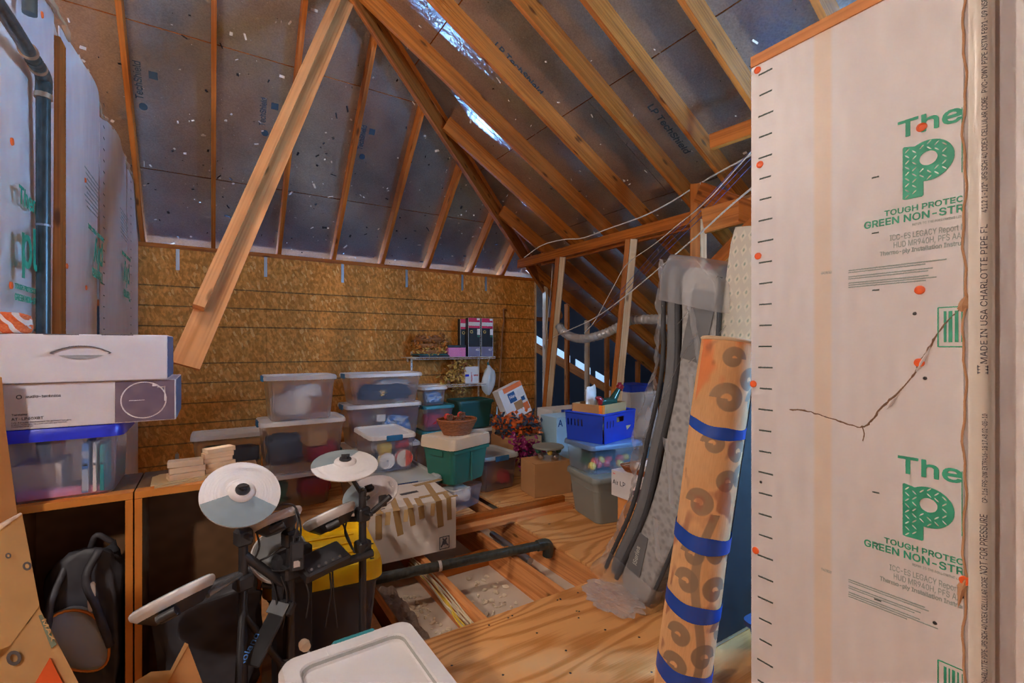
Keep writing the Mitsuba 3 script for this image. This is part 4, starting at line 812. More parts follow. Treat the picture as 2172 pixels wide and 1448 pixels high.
mat('m_cone', (0.14, 0.05, 0.022), .8); mat('m_berry', (0.50, 0.045, 0.03), .4)
for k in range(11):
    a, r = k * 2.4, .035 + .075 * ((k * 7) % 11) / 11; cc = BC + [r * math.cos(a), r * math.sin(a) * .85, .135 + .03 * math.cos(k * 1.3)]
    if k % 3: one('pine_cone', 'brown pine cone in the wicker basket', 'pine cone', lump(.06, .055, .06, cc, 50 + k, .55, 6, 2), 'm_cone', smooth=False, group='pine cones in the basket')
    else: one('ornament', 'dark red round ornament among the pine cones in the wicker basket', 'ornament', tf(trimesh.creation.icosphere(3, .03), rotz(0, cc)), 'm_berry', smooth=True, group='ornaments in the basket')
# --- bins under the shelf
bin_('lowest bin behind the green bin, under the teal-lidded bin', 2.22, 5.20, 0.0, .42, .36, .43, body='m_clear_dark', lid='m_teal', latch=None)
bin_('clear bin with a teal lid between the second stack and the dark green bin', 2.215, 5.20, .432, .41, .36, .29, body='m_clear', lid='m_teal', latch=None)
stuffed('red cloth bundle in the teal-lidded clear bin', 'cloth', (2.18, 5.16, .54), (.24, .2, .16), 'm_cloth_red', 61)
bin_('small clear bin with a white lid, topmost under the wire shelf', 2.175, 5.19, .724, .32, .28, .215, body='m_clear', lid='m_lid_white', latch=None, r=.03)
stuffed('red and green trinket bundle in the small clear bin under the wire shelf', 'trinkets', (2.18, 5.17, .81), (.2, .16, .12), 'm_cloth_blue', 62, .4, 'trinket_bundle', 5)
bin_('clear bin with a white lid under the dark green bin', 2.83, 5.36, 0.0, .56, .40, .375, body='m_clear', lid='m_lid_white', latch=None)
stuffed('white paper in the clear bin under the dark green bin', 'paper', (2.83, 5.34, .16), (.34, .24, .2), 'm_paper', 63, .3, 'crumpled_paper')
mat('m_bin_dkgreen', (0.012, 0.065, 0.055), 0.4)
bin_('dark green bin with a dark lid at the rear wall under the hanging bag', 2.80, 5.40, .377, .52, .40, .35, body='m_bin_dkgreen', lid='m_bin_dkgreen', latch=None)
bin_('dark clear bin with a grey lid on the floor right of the green bin', 2.36, 4.16, 0.0, .46, .50, .345, 4, 'm_clear_dark', 'm_lid_grey', 'm_latch_blue', 'y')
stuffed('brown cloth bundle in the grey-lidded bin right of the green bin', 'cloth', (2.32, 4.14, .14), (.22, .26, .18), 'm_kraft', 64); stuffed('dark red cloth bundle in the grey-lidded bin right of the green bin', 'cloth', (2.46, 4.08, .10), (.14, .2, .12), 'm_cloth_red', 65)
# --- tilted orange and white carton
one('carton', 'plain brown carton holding up the tilted orange and white carton', 'box', bb(2.95, 3.40, 4.74, 5.10, 0, .50, .003), 'm_kraft')
t = thing('carton', 'orange and white printed carton leaning tilted before the rear wall', 'box')
mat('m_orange_print', (0.75, 0.15, 0.03), .6); mat('m_navy_print', (0.02, 0.07, 0.20), .6)
OM = frame((3.08, 4.83, .735), unit((.93, 0, .36)), unit((-.36, .12, .93)))
part(t, 'body', tf(box(.34, .40, .15, (0, 0, 0), .003), OM), 'm_box_white')
for x, y, w, h, m in ((.03, .17, .27, .06, 'm_orange_print'), (-.12, -.14, .10, .10, 'm_orange_print'), (.12, -.11, .08, .09, 'm_orange_print'), (-.02, .06, .10, .12, 'm_navy_print'), (.11, .07, .09, .08, 'm_spool_white'), (.03, -.06, .12, .10, 'm_kraft'), (.115, -.01, .05, .05, 'm_navy_print')):
    part(t, 'print_patch', tf(box(w, h, .001, (x, y, .0755)), OM), m)
part(t, 'printed_text', text('New', .04, OM @ frame((-.06, .05, .0762), (1, 0, 0), (0, 1, 0)), .0006, True), 'm_box_white')

# --- wire shelf on the wall and what it carries
SF, SB, SX0, SX1, SZ, SZ2 = 5.52, 5.885, 2.06, 3.25, 1.262, .905
def wire_shelf(z, x0, x1, label):
    k = thing('wire_shelf', label, 'shelf')
    for y, zz in ((SF, z), (SF, z - .022), ((SF + SB) / 2, z - .004), (SB, z - .004)): part(k, 'long_wire', rod((x0, y, zz), (x1, y, zz), .0032, 8), 'm_white_plastic')
    n = int((x1 - x0) / .0254); part(k, 'cross_wire', cat([cat(rod((x, SF, z + .002), (x, SB, z + .002), .0018, 5), rod((x, SF, z - .022), (x, SF, z + .002), .0018, 5)) for x in np.linspace(x0, x1, n)]), 'm_white_plastic', kind='stuff')
    for x in (x0 + .08, x1 - .06): part(k, 'bracket', cat(bb(x - .005, x + .005, SF + .05, SB + .01, z - .016, z - .004), bb(x - .005, x + .005, SB - .03, SB + .01, z - .06, z - .004)), 'm_white_plastic')
    return k
wire_shelf(SZ, SX0, SX1, 'upper white wire shelf on the rear wall with wreaths and boxes'); wire_shelf(SZ2, 2.08, 3.10, 'lower white wire shelf on the rear wall with dried flowers')
for u, v0, v1 in ((873, 755, 800), (1015, 765, 862)):
    a, b = PY(u, v0, 5.893), PY(u, v1, 5.893); k = one('shelf_standard', 'slotted white shelf standard at the %s end of the wire shelves' % ('left' if u < 900 else 'right'), 'shelf rail', bb(a[0] - .012, a[0] + .012, 5.888, 5.8995, b[2], a[2] + .06), 'm_white_plastic')
    for i in range(9): part(k, 'slot', box(.006, .002, .016, (a[0], 5.887, b[2] + .03 + i * .055)), 'm_dark')
mat('m_leaf_a', (0.52, 0.18, 0.03), .6); mat('m_leaf_b', (0.26, 0.10, 0.035), .6); mat('m_leaf_c', (0.62, 0.40, 0.10), .6)
def leaves(path, n, seed, spread, size):
    R = random.Random(seed); out = []
    for k in range(n):
        c = np.asarray(path[R.randrange(len(path))]) + np.array([R.gauss(0, spread) for _ in range(3)]); d = unit([R.gauss(0, 1), R.gauss(0, 1), R.gauss(0, .7)]); s = unit(np.cross(d, [R.gauss(0, 1) for _ in range(3)])); u = np.cross(s, d); L = size * (.6 + .8 * R.random()); w = L * .3
        V = np.array([d * 0, d * L * .5 + s * w, d * L * .5 + u * w * .5, d * L * .5 - s * w, d * L]) + c
        out.append(trimesh.Trimesh(V, [(0, 2, 1), (0, 3, 2), (1, 2, 4), (2, 3, 4)], process=False))
    return cat(out)
WC = PY(912, 740, 5.70)
for k, (z, m, word) in enumerate(((1.335, 'm_leaf_c', 'lowest wreath of the stack on the wire shelf, with yellow and orange leaves'), (1.41, 'm_leaf_a', 'middle wreath of the stack on the wire shelf, orange leaved with a silver patch'), (1.485, 'm_leaf_b', 'top wreath of the stack on the wire shelf, dark brown leaved'))):
    t = thing('wreath', word, 'wreath'); ring = [(WC[0] + .17 * math.cos(a), WC[1] + .13 * math.sin(a), z) for a in np.linspace(0, 2 * math.pi, 49)]
    part(t, 'twig_ring', tube(ring, [.026 + .012 * rng.random() for _ in ring], 7, False), 'm_leaf_b'); part(t, 'leaves', leaves(ring, 260, 70 + k, .024, .05), m, kind='stuff'); part(t, 'leaves', leaves(ring, 120, 80 + k, .026, .045), 'm_leaf_a' if k != 1 else 'm_leaf_c', kind='stuff')
one('tray', 'black tray with a teal rim under the stack of wreaths', 'tray', bb(WC[0] - .21, WC[0] + .21, 5.55, 5.85, SZ + .006, SZ + .030, .006), 'm_black'); one('tray', 'thin teal tray between the black tray and the wreaths', 'tray', bb(WC[0] - .2, WC[0] + .19, 5.56, 5.84, SZ + .032, SZ + .042, .003), 'm_teal')
t = thing('carton', 'small pink checked box on the wire shelf', 'box'); a, b = PY(951, 740, 5.56), PY(988, 740, 5.56)
mat('m_pink_check', proc(lambda p, n, uv: mix([0.62, 0.10, 0.30], [0.80, 0.28, 0.50], smoothstep(.1, .3, dr.abs(dr.sin((p.x + p.z) * 130)) * dr.abs(dr.sin((p.x - p.z) * 130))))), .6)
part(t, 'body', bb(a[0], b[0], 5.56, 5.74, SZ + .006, SZ + .125, .003), 'm_pink_check'); part(t, 'lid', bb(a[0] - .004, b[0] + .004, 5.556, 5.744, SZ + .1255, SZ + .155, .003), 'm_black')
mat('m_red_band', (0.62, 0.03, 0.10), .4); mat('m_grey_purple', (0.20, 0.19, 0.30), .4)
for i, (u0, u1) in enumerate(((976, 992), (993, 1019), (1021, 1046))):
    yv = 5.60 if i else 5.68; a, b = PY(u0, 720, yv), PY(u1 if i else 1002, 720, yv); ht = .515 if i else .50; z0 = SZ + .005; x0, x1 = a[0], b[0]; w = x1 - x0
    if i == 0: x1 = PY(992, 720, yv)[0] + .05; w = x1 - x0
    t = thing('string_light_box', 'tall red-topped string light box on the wire shelf, %s of three' % ('partly hidden left one', 'middle one', 'right one')[i if i != 1 else 1], 'box', 'string light boxes on the wire shelf')
    part(t, 'body', bb(x0, x1, yv, yv + .075, z0, z0 + ht, .002), 'm_black'); part(t, 'edge', cat(bb(x0, x0 + .006, yv - .0012, yv, z0, z0 + ht), bb(x1 - .006, x1, yv - .0012, yv, z0, z0 + ht)), 'm_lid_white')
    part(t, 'red_band', bb(x0 + .006, x1 - .006, yv - .001, yv, z0 + ht - .135, z0 + ht), 'm_red_band'); part(t, 'white_label', bb(x0 + .008, x1 - .012, yv - .0016, yv, z0 + ht - .105, z0 + ht - .055), 'm_box_white'); part(t, 'white_label', bb(x1 - .055, x1 - .012, yv - .0016, yv, z0 + ht - .03, z0 + ht - .002), 'm_box_white')
    part(t, 'lower_panel', bb(x0 + .006, x1 - .006, yv - .001, yv, z0, z0 + .13), 'm_grey_purple'); part(t, 'price_label', bb(x1 - .05, x1 - .008, yv - .001, yv, z0 + ht - .225, z0 + ht - .145), 'm_box_white')
    part(t, 'green_ring', tf(extr(Point(0, 0).buffer(.022).difference(Point(0, 0).buffer(.013)), .0008), faceY(x0 + .05, yv, z0 + ht - .185)), 'm_leaf_c'); part(t, 'green_patch', bb(x1 - .048, x1 - .010, yv - .001, yv, z0 + ht - .258, z0 + ht - .23), 'm_bin_green')
    if i: part(t, 'printed_text', text('40', .030, faceY(x1 - .075, yv, z0 + .075, .0016), .0006, True), 'm_box_white')
# lower shelf: dried flowers, mailing box; hanging bag; walking stick
t = thing('dried_flowers', 'bunch of yellow and brown dried autumn flowers on the lower wire shelf', 'dried flowers'); fp = [PY(u, v, 5.66) for u, v in ((968, 772), (975, 785), (965, 795), (955, 805), (945, 812), (970, 800), (980, 775), (972, 818), (978, 824), (950, 798))]
part(t, 'leaves', leaves(fp, 220, 91, .035, .07), 'm_leaf_c', kind='stuff'); part(t, 'leaves', leaves(fp, 160, 92, .04, .06), 'm_leaf_b', kind='stuff')
for i in range(6): part(t, 'stem', tube(spline([(fp[i] + [0, 0, .03]), fp[i] + [-.03, .02, -.06], PY(975, 812, 5.7)], 5), .003, 5), 'm_leaf_b')
a, b = PY(987, 812, 5.60), PY(1016, 775, 5.60); t = thing('mailing_box', 'white mailing box with red lettering and a blue band on the lower wire shelf', 'box')
part(t, 'body', bb(a[0], b[0], 5.60, 5.72, SZ2 + .005, SZ2 + .225, .002), 'm_box_white'); part(t, 'blue_band', bb(a[0] - .0, a[0] + .055, 5.599, 5.6, SZ2 + .095, SZ2 + .125), 'm_blue_lid')
mat('m_red_ink', (0.62, 0.03, 0.03), .6)
part(t, 'printed_text', text('MAIL', .022, faceY(b[0] - .085, 5.6, SZ2 + .098), .0006, True), 'm_red_ink'); part(t, 'printed_text', text('PRIORITY', .020, frame((a[0] + .105, 5.599, SZ2 + .02), (0, 0, 1), (-1, 0, 0)), .0006, True), 'm_red_ink')
mat('m_bag_white', (0.62, 0.66, 0.66), .25)
HB = PY(1036, 805, 5.64); t = thing('plastic_bag', 'knotted white plastic bag hanging from the wire shelf', 'bag')
bl = []
for k, (z, w) in enumerate(((.20, .018), (.17, .03), (.12, .075), (.04, .098), (-.06, .10), (-.14, .075), (-.20, .035), (-.215, .004))): bl.append(np.array([(HB[0] + .012 * math.sin(k) + w * (1 + .12 * math.sin(3 * a + k)) * math.cos(a), HB[1] + w * .7 * (1 + .1 * math.cos(5 * a + k)) * math.sin(a), HB[2] + z) for a in np.linspace(0, 2 * math.pi, 25)[:-1]]))
part(t, 'bag', loft(bl[::-1], True, True), 'm_bag_white', smooth=True); part(t, 'knot', tube([(HB[0], HB[1], HB[2] + .19), (HB[0] - .01, HB[1], HB[2] + .24)], .012, 8), 'm_teal'); part(t, 'strap', rod((HB[0] - .01, HB[1], HB[2] + .235), (HB[0] - .01, SF + .05, SZ - .002), .004), 'm_bag_white')
pts = [PY(1074, 657, 5.86), PY(1068, 657, 5.85), PY(1069, 680, 5.84), PY(1066, 700, 5.82), PY(1062, 770, 5.74), PY(1054, 870, 5.60)]
t = thing('walking_stick', 'long dark walking stick with a bent tip leaning on the rear wall', 'stick'); part(t, 'shaft', tube(spline(pts, 6), .0115, 8), 'm_leaf_b', smooth=True); part(t, 'ferrule', rod(PY(1054.5, 862, 5.61), PY(1053, 884, 5.585), .014), 'm_steel')
# ================================================================== RIGHT SIDE: bins by the hatch, mattress, rug roll
mat('m_bin_grey', (0.20, 0.205, 0.175), 0.5); mat('m_crate_blue', (0.012, 0.045, 0.42), 0.4); mat('m_bluegrey', (0.10, 0.15, 0.24), 0.4); mat('m_orange_box', (0.62, 0.25, 0.065), 0.75)
def corner_box(c, theta, w, d):
    """Centre of a w x d footprint whose near left corner stands at c, turned by theta."""
    a = math.radians(theta); x, y = np.array([math.cos(a), math.sin(a)]), np.array([-math.sin(a), math.cos(a)]); return np.asarray(c)[:2] + x * w / 2 + y * d / 2
c = corner_box((2.50, 2.73), -11, .58, .47)
gb2 = bin_('grey-green bin on the right plywood deck, lowest of the stack under the blue crate', c[0], c[1], 0.0, .60, .49, .375, -11, 'm_bin_grey', 'm_bin_grey', None, taper=.86, r=.05, lid_h=.035)
part(gb2, 'body_ridge', tf(loft([rloop(.535, .425, .05, .255), rloop(.548, .438, .05, .262), rloop(.544, .434, .05, .270)]), rotz(-11, (c[0], c[1], 0))), 'm_bin_grey', smooth=35)
c2_ = corner_box((2.52, 2.79), -6, .55, .43)
bin_('clear bin with a blue-grey lid and coloured balls inside, under the crate', c2_[0], c2_[1], .377, .55, .43, .235, -6, 'm_clear', 'm_bluegrey', None, taper=.92, lid_h=.03, well=False)
R_ = random.Random(5)
for k in range(10):
    p = np.array([c2_[0] - .19 + .042 * k, c2_[1] - .135 + .10 * R_.random(), .425 + .03 * (k % 2)]); one('ornament', 'round %s ornament in the clear bin under the blue crate' % ('red' if k % 3 else 'gold'), 'ornament', tf(trimesh.creation.icosphere(3, .034), rotz(0, p)), 'm_berry' if k % 3 else 'm_ribbon_gold', smooth=True, group='%s ornaments in the clear bin' % ('red' if k % 3 else 'gold'))
stuffed('green garland bundle behind the ornaments in the clear bin under the blue crate', 'garland', (c2_[0], c2_[1] + .05, .455), (.42, .16, .10), 'm_cloth_green', 93, .5, 'garland_bundle', 5)
# crate
t = thing('crate', 'bright blue plastic crate with slots, an open brown carton standing in it', 'crate')
cc = corner_box((2.655, 2.80), 14, .50, .375); CRM = rotz(14, (cc[0], cc[1], .614)); w, d, h = .50, .375, .235
from shapely.geometry import box as sbox
def crate_side(L, slots, hole):
    g = Polygon([(-L / 2 * .93, 0), (L / 2 * .93, 0), (L / 2, h), (-L / 2, h)])
    for x in slots: g = g.difference(sbox(x - .006, .125, x + .006, .18))
    if hole: g = g.difference(sbox(-.05, .165, .05, .195).buffer(.008))
    return extr(g, .005)
for s in (-1, 1):
    part(t, 'long_side', tf(crate_side(w, [-.2 + .045 * k for k in range(3)] if s > 0 else [], True), CRM @ frame((0, -s * (d / 2 - .006), 0), (s, 0, 0), (0, -s * .04, 1))), 'm_crate_blue')
    part(t, 'short_side', tf(crate_side(d, [-.02 - .035 * k for k in range(5)], False), CRM @ frame((-s * (w / 2 - .008), 0, 0), (0, -s, 0), (-s * .06, 0, 1))), 'm_crate_blue')
part(t, 'bottom', tf(box(w * .9, d * .9, .006, (0, 0, .003)), CRM), 'm_crate_blue')
rim = rrect(w + .012, d + .012, .02); part(t, 'rim', tf(tube(np.column_stack([np.vstack([rim, rim[:1]]), np.full(len(rim) + 1, h)]), .011, 6, False), CRM), 'm_crate_blue', smooth=True)
part(t, 'label', tf(box(.075, .045, .001, (.13, -d / 2 + .003, .07)), CRM @ frame((0, 0, 0), (1, 0, 0), (0, 1, 0)) if False else CRM) if False else tf(box(.085, .042, .001), CRM @ frame((.10, -d / 2 + .002, .030), (1, 0, 0), (0, -.04, 1))), 'm_lid_white'); part(t, 'label', tf(box(.07, .055, .001), CRM @ frame((.135, -d / 2 - .003, .115), unit((1, 0, .45)), (-.45, 0, 1))), 'm_kraft_light')
for k in range(9): part(t, 'label_bar', tf(box(.003, .03, .0006), CRM @ frame((.066 + k * .0045, -d / 2 + .0012, .030), (1, 0, 0), (0, -.04, 1))), 'm_ink')
t = thing('carton', 'open brown carton with a strip of orange tape standing in the blue crate', 'box'); KM = CRM @ rotz(2, (-.02, 0, .008)); w2, d2, h2 = .40, .29, .30
for a, b, c_, dd in ((w2, .005, 0, -d2 / 2), (w2, .005, 0, d2 / 2)): part(t, 'side', tf(box(a, b, h2, (c_, dd, h2 / 2)), KM), 'm_kraft')
for s in (-1, 1): part(t, 'side', tf(box(.005, d2, h2, (s * w2 / 2, 0, h2 / 2)), KM), 'm_kraft')
part(t, 'bottom', tf(box(w2, d2, .005, (0, 0, .003)), KM), 'm_kraft'); mat('m_orange_tape', (0.85, 0.20, 0.02), .4)
part(t, 'orange_tape', tf(cat(box(.035, .002, .13, (-w2 / 2 + .018, -d2 / 2 - .0035, h2 - .065)), box(.002, .03, .13, (-w2 / 2 - .0035, -d2 / 2 + .012, h2 - .065))), KM), 'm_orange_tape')
BASE = (KM @ np.array([0, 0, 0, 1]))[:3]
# glass rooster figure
mat('m_glass_green', (0.006, 0.035, 0.022), 0.12, clear=1.0); mat('m_glass_red', (0.22, 0.008, 0.012), 0.12, clear=1.0)
t = thing('rooster_figure', 'glossy dark green and red glass rooster looking out of the open carton', 'figurine')
rb = BASE + np.array([.06, -.04, .285]); part(t, 'body', lump(.19, .09, .11, rb, 7, .12), 'm_glass_green', smooth=True)
part(t, 'neck', tube(spline([rb + [.05, 0, .02], rb + [.09, -.005, .075], rb + [.125, -.01, .125]], 6), np.linspace(.038, .020, 13), 12), 'm_glass_green', smooth=True); part(t, 'head', lump(.06, .042, .045, rb + [.135, -.012, .142], 8, .1), 'm_glass_red', smooth=True)
part(t, 'comb', lump(.05, .012, .03, rb + [.13, -.012, .168], 9, .3), 'm_glass_red', smooth=True); part(t, 'beak', tf(lathe([(.009, 0), (0, .028)], 10), frame(rb + [.163, -.014, .14], (0, 1, 0), (0, 0, 1))), 'm_ribbon_gold', smooth=True)
part(t, 'tail', tube(spline([rb + [-.07, 0, .01], rb + [-.10, 0, .05], rb + [-.13, .005, .06]], 5), np.linspace(.035, .012, 11), 10), 'm_glass_red', smooth=True); part(t, 'wattle', lump(.02, .012, .03, rb + [.15, -.014, .118], 10, .1), 'm_glass_red', smooth=True)
one('crumpled_paper', 'white sheet of wrapping paper standing up behind the glass rooster', 'paper', lump(.10, .02, .22, BASE + np.array([-.06, .05, .33]), 15, .25), 'm_paper', smooth=True); one('crumpled_paper', 'grey sheet of wrapping paper to the right of the white one behind the rooster', 'paper', lump(.05, .02, .23, BASE + np.array([.0, .07, .34]), 16, .2), 'm_lid_white', smooth=True)
# boxes right of the bins
t = thing('carton', 'orange cardboard carton with a printed label frame on the right deck, under the white carton', 'box'); part(t, 'body', bb(2.575, 2.93, 2.12, 2.565, 0.001, .285, .003), 'm_orange_box')
LF = frame((2.574, 2.49, .02), (0, -1, 0), (0, 0, 1)); g = sbox(0, 0, .20, .20); part(t, 'label_frame', tf(extr(g.difference(g.buffer(-.004)), .001), LF), 'm_ink')
for i in range(6): part(t, 'label_line', tf(box(.004, .17 - .02 * (i % 3), .001, (.02 + .03 * i, .095, 0)), LF), 'm_ink')
t = thing('carton', 'white record player carton with a dark picture, standing on the orange carton', 'box'); part(t, 'body', bb(2.545, 2.93, 2.13, 2.60, .287, .478, .002), 'm_box_white')
AF = frame((2.5445, 2.585, .375), (0, -1, 0), (0, 0, 1)); part(t, 'printed_text', text('Air LP', .034, AF, .0006), 'm_ink'); part(t, 'printed_text', text('ion', .012, frame((2.5445, 2.58, .45), (0, -1, 0), (0, 0, 1)), .0006, True), 'm_red_ink'); part(t, 'printed_text', text('Bluetooth', .010, frame((2.5445, 2.37, .415), (0, -1, 0), (0, 0, 1)), .0006, True), 'm_ink')
part(t, 'picture', tf(extr(Polygon([(0, .03), (.09, .065), (.20, .05), (.20, -.02), (.06, -.045)]), .0006), frame((2.5445, 2.40, .335), (0, -1, 0), (0, 0, 1))), 'm_purple_print')
t = thing('tray_basket', 'shallow woven tray with pale cloth on the white record player carton', 'basket'); TBc = np.array([2.76, 2.38, .482]); tr = rrect(.36, .28, .05)
for k in range(4): q = tr * (1 + .05 * k); part(t, 'woven_band', tube(np.column_stack([np.vstack([q, q[:1]]) + TBc[:2], np.full(len(q) + 1, TBc[2] + .007 + .0115 * k)]), .007, 6, False), 'm_wicker', smooth=True)
part(t, 'bottom', box(.34, .26, .004, tuple(TBc + [0, 0, .002])), 'm_wicker'); one('cloth_bundle', 'pale cloth lying in the shallow woven tray', 'cloth', lump(.28, .2, .06, TBc + [0, 0, .040], 33, .3), 'm_cloth_white', smooth=True)
# brown carton with glass jar behind the bins
c = corner_box((2.515, 3.56), -7, .40, .285)
one('carton', 'plain brown carton on the floor left of the grey-green bin, a glass bowl on it', 'box', tf(box(.40, .285, .315, (0, 0, .1585), .003), rotz(-7, (c[0], c[1], 0))), 'm_kraft')
mat('m_silver', (0.75, 0.75, 0.72), .2, 1.0)
t = thing('glass_bowl', 'wide glass bowl of silver and green balls on the brown carton', 'bowl'); bc = np.array([c[0] + .02, c[1] - .01, .3175])
scene['m_glass_thin'] = {'type': 'thindielectric', 'int_ior': 1.4}
part(t, 'glass', tf(lathe([(0, .003), (.13, .003), (.145, .02), (.148, .11)], 36), rotz(0, bc)), 'm_glass_thin', smooth=40); part(t, 'lid', tf(lathe([(.152, .108), (.156, .116), (.150, .126), (0, .130)], 36), rotz(0, bc)), 'm_bin_grey', smooth=40)
for k in range(12): a = k * 2.4; p = bc + [.10 * math.cos(a), .10 * math.sin(a), .035 + .045 * (k % 2)]; m_ = ('m_silver', 'm_bin_green', 'm_silver', 'm_ribbon_gold')[k % 4]; n_ = {'m_silver': 'silver', 'm_bin_green': 'green', 'm_ribbon_gold': 'gold'}[m_]; one('ornament', f'{n_} ball in the glass bowl on the brown carton', 'ornament', tf(trimesh.creation.icosphere(2, .027), rotz(0, p)), m_, smooth=True, group=f'{n_} balls in the glass bowl')
# christmas clutter
one('carton', 'plain brown carton under the shiny orange garland behind the bins', 'box', bb(2.66, 3.10, 4.25, 4.62, 0, .42, .003), 'm_kraft')
mat('m_tinsel', (0.85, 0.17, 0.03), .25, .6); mat('m_magenta', (0.20, 0.01, 0.08), .5)
gp = [np.array([2.88 + .20 * math.cos(a), 4.42 + .15 * math.sin(a), .525 + .04 * math.sin(3 * a)]) for a in np.linspace(0, 2 * math.pi, 40)]
t = thing('garland', 'shiny orange and dark tinsel garland heaped on a carton at the rear', 'garland'); part(t, 'tinsel', leaves(gp, 420, 101, .04, .06), 'm_tinsel', kind='stuff'); part(t, 'tinsel', leaves(gp, 260, 102, .05, .06), 'm_cloth_dark', kind='stuff'); part(t, 'core', tube(gp, .03, 7, False), 'm_cloth_dark', smooth=True)
for k in range(5): a = k * 1.26; one('ornament', 'shiny orange ball on the tinsel garland', 'ornament', tf(trimesh.creation.icosphere(3, .04), rotz(0, (2.88 + .15 * math.cos(a), 4.36 + .1 * math.sin(a), .55))), 'm_tinsel', smooth=True, group='orange balls on the garland')
t = thing('tinsel_bundle', 'dark magenta tinsel bundle hanging left of the brown carton', 'tinsel'); mp = [PY(u, v, 4.0) + np.array([.09, 0, 0]) for u, v in ((1090, 945), (1100, 960), (1110, 975), (1115, 990), (1095, 970), (1120, 955))]; part(t, 'tinsel', leaves(mp, 320, 103, .05, .06), 'm_magenta', kind='stuff'); part(t, 'core', lump(.15, .13, .36, np.mean(mp, 0) * [1, 1, 0] + [0, 0, .182], 5, .3), 'm_cloth_dark', smooth=True)
p = PY(1190, 945, 4.1); t = thing('carton', 'light blue carton with a letter A behind the glass bowl', 'box'); mat('m_sky_box', (0.35, 0.55, 0.68), .6); part(t, 'body', bb(p[0] - .06, p[0] + .30, 4.1, 4.4, 0, .62, .003), 'm_sky_box'); part(t, 'printed_text', text('A', .07, faceY(p[0] - .045, 4.1, .52), .0008, True), 'm_navy_print')
p = PY(1185, 912, 4.6); t = thing('carton', 'long white carton with a blue stripe behind the blue crate', 'box'); part(t, 'body', bb(p[0] - .10, p[0] + .52, 4.6, 4.92, 0.36, .62, .003), 'm_box_white'); part(t, 'blue_stripe', bb(p[0] + .04, p[0] + .09, 4.598, 4.6, .365, .618), 'm_crate_blue'); one('carton', 'plain brown carton under the long white carton behind the blue crate', 'box', bb(p[0] - .05, p[0] + .5, 4.62, 4.92, 0, .358, .003), 'm_kraft')
mat('m_lime', (0.30, 0.42, 0.08), .5)
p = PY(1222, 880, 4.7); one('shopping_bag', 'lime green bag slumped behind the blue crate', 'bag', lump(.40, .26, .62, (p[0] + .06, 4.45, .38), 44, .3, 2.4), 'm_lime', smooth=True)
p = PY(1352, 895, 4.3); one('carton', 'white printed carton with a blue top right of the blue crate', 'box', bb(p[0] - .12, p[0] + .40, 4.3, 4.7, .0, .80, .003), 'm_lid_white'); one('storage_tub', 'shallow blue tub on the white carton right of the crate', 'tub', tf(loft([rloop(.32, .26, .03, 0), rloop(.36, .30, .03, .085), rloop(.385, .325, .03, .09), rloop(.385, .325, .03, .10)], True, True), rotz(0, (p[0] + .10, 4.48, .802))), 'm_crate_blue', smooth=35)
t = thing('cooler', 'grey-blue cooler box on the floor behind the clear bin, right of the crate stack', 'cooler'); mat('m_cooler', (0.16, 0.22, 0.26), .5); part(t, 'body', bb(3.18, 3.75, 3.22, 3.62, .001, .40, .02), 'm_cooler'); part(t, 'lid', bb(3.165, 3.765, 3.205, 3.635, .402, .475, .015), 'm_lid_grey'); part(t, 'handle', tube([(3.16, 3.33, .30), (3.13, 3.34, .33), (3.13, 3.50, .33), (3.16, 3.51, .30)], .010, 7), 'm_black')
one('storage_tub', 'dark navy tub on the floor behind the foot of the rug roll', 'tub', tf(loft([rloop(.30, .34, .04, .001), rloop(.36, .40, .04, .20), rloop(.39, .43, .04, .205), rloop(.39, .43, .04, .225)], True, True), rotz(0, (2.13, .98, 0))), 'm_navy', smooth=35)

# --- lumber over the far edge of the opening
bpart(thing('lumber_board', 'flat board with a pale top lying along the far edge of the floor opening', 'board'), 'board', (1.475, 3.215, .020), (2.64, 3.200, .020), .089, .038, 'm_wood_peach')
bpart(thing('lumber_board', 'red-brown board standing on edge behind the flat one at the floor opening', 'board'), 'board', (1.475, 3.283, .0455), (2.62, 3.266, .0455), .038, .089, 'm_wood_b')
# --- mattress in its clear bag, box spring behind it
TLT = math.atan2(.45, 1.80); my, mz = np.array([0, math.cos(TLT), math.sin(TLT)]), np.array([0, -math.sin(TLT), math.cos(TLT)])      # across the thickness, up the slope
MB = np.array([1.945, 1.735, 0.0])                                  # its low corner nearest the camera
TH, LEN, WID = .31, 1.80, .98
def mf(x, y, z): return MB + np.array([x, 0, 0]) + my * y + mz * z + np.array([0, -.12 * math.sin(math.pi * min(max(z / LEN, 0), 1)), .004])
mat('m_quilt', proc(lambda p, n, uv: mix([0.19, 0.18, 0.175], [0.30, 0.29, 0.28], 0.4 * noise(p.y * 70, p.z * 70, p.x * 70) + 0.6 * smoothstep(.1, .5, voronoi(p.y * 26 + 0.3 * noise(p.z * 20), p.z * 26)[0]))), 0.9, bump=proc(lambda p, n, uv: voronoi(p.y * 22 + 0.3 * noise(p.z * 20), p.z * 22)[0], eps=2e-3), bscale=.009)
mat('m_mat_dark', (0.035, 0.036, 0.040), 0.8); mat('m_mat_mid', (0.11, 0.11, 0.112), .85)
t = thing('mattress', 'grey mattress standing on end in a clear plastic bag, leaning beside the rug roll', 'mattress')
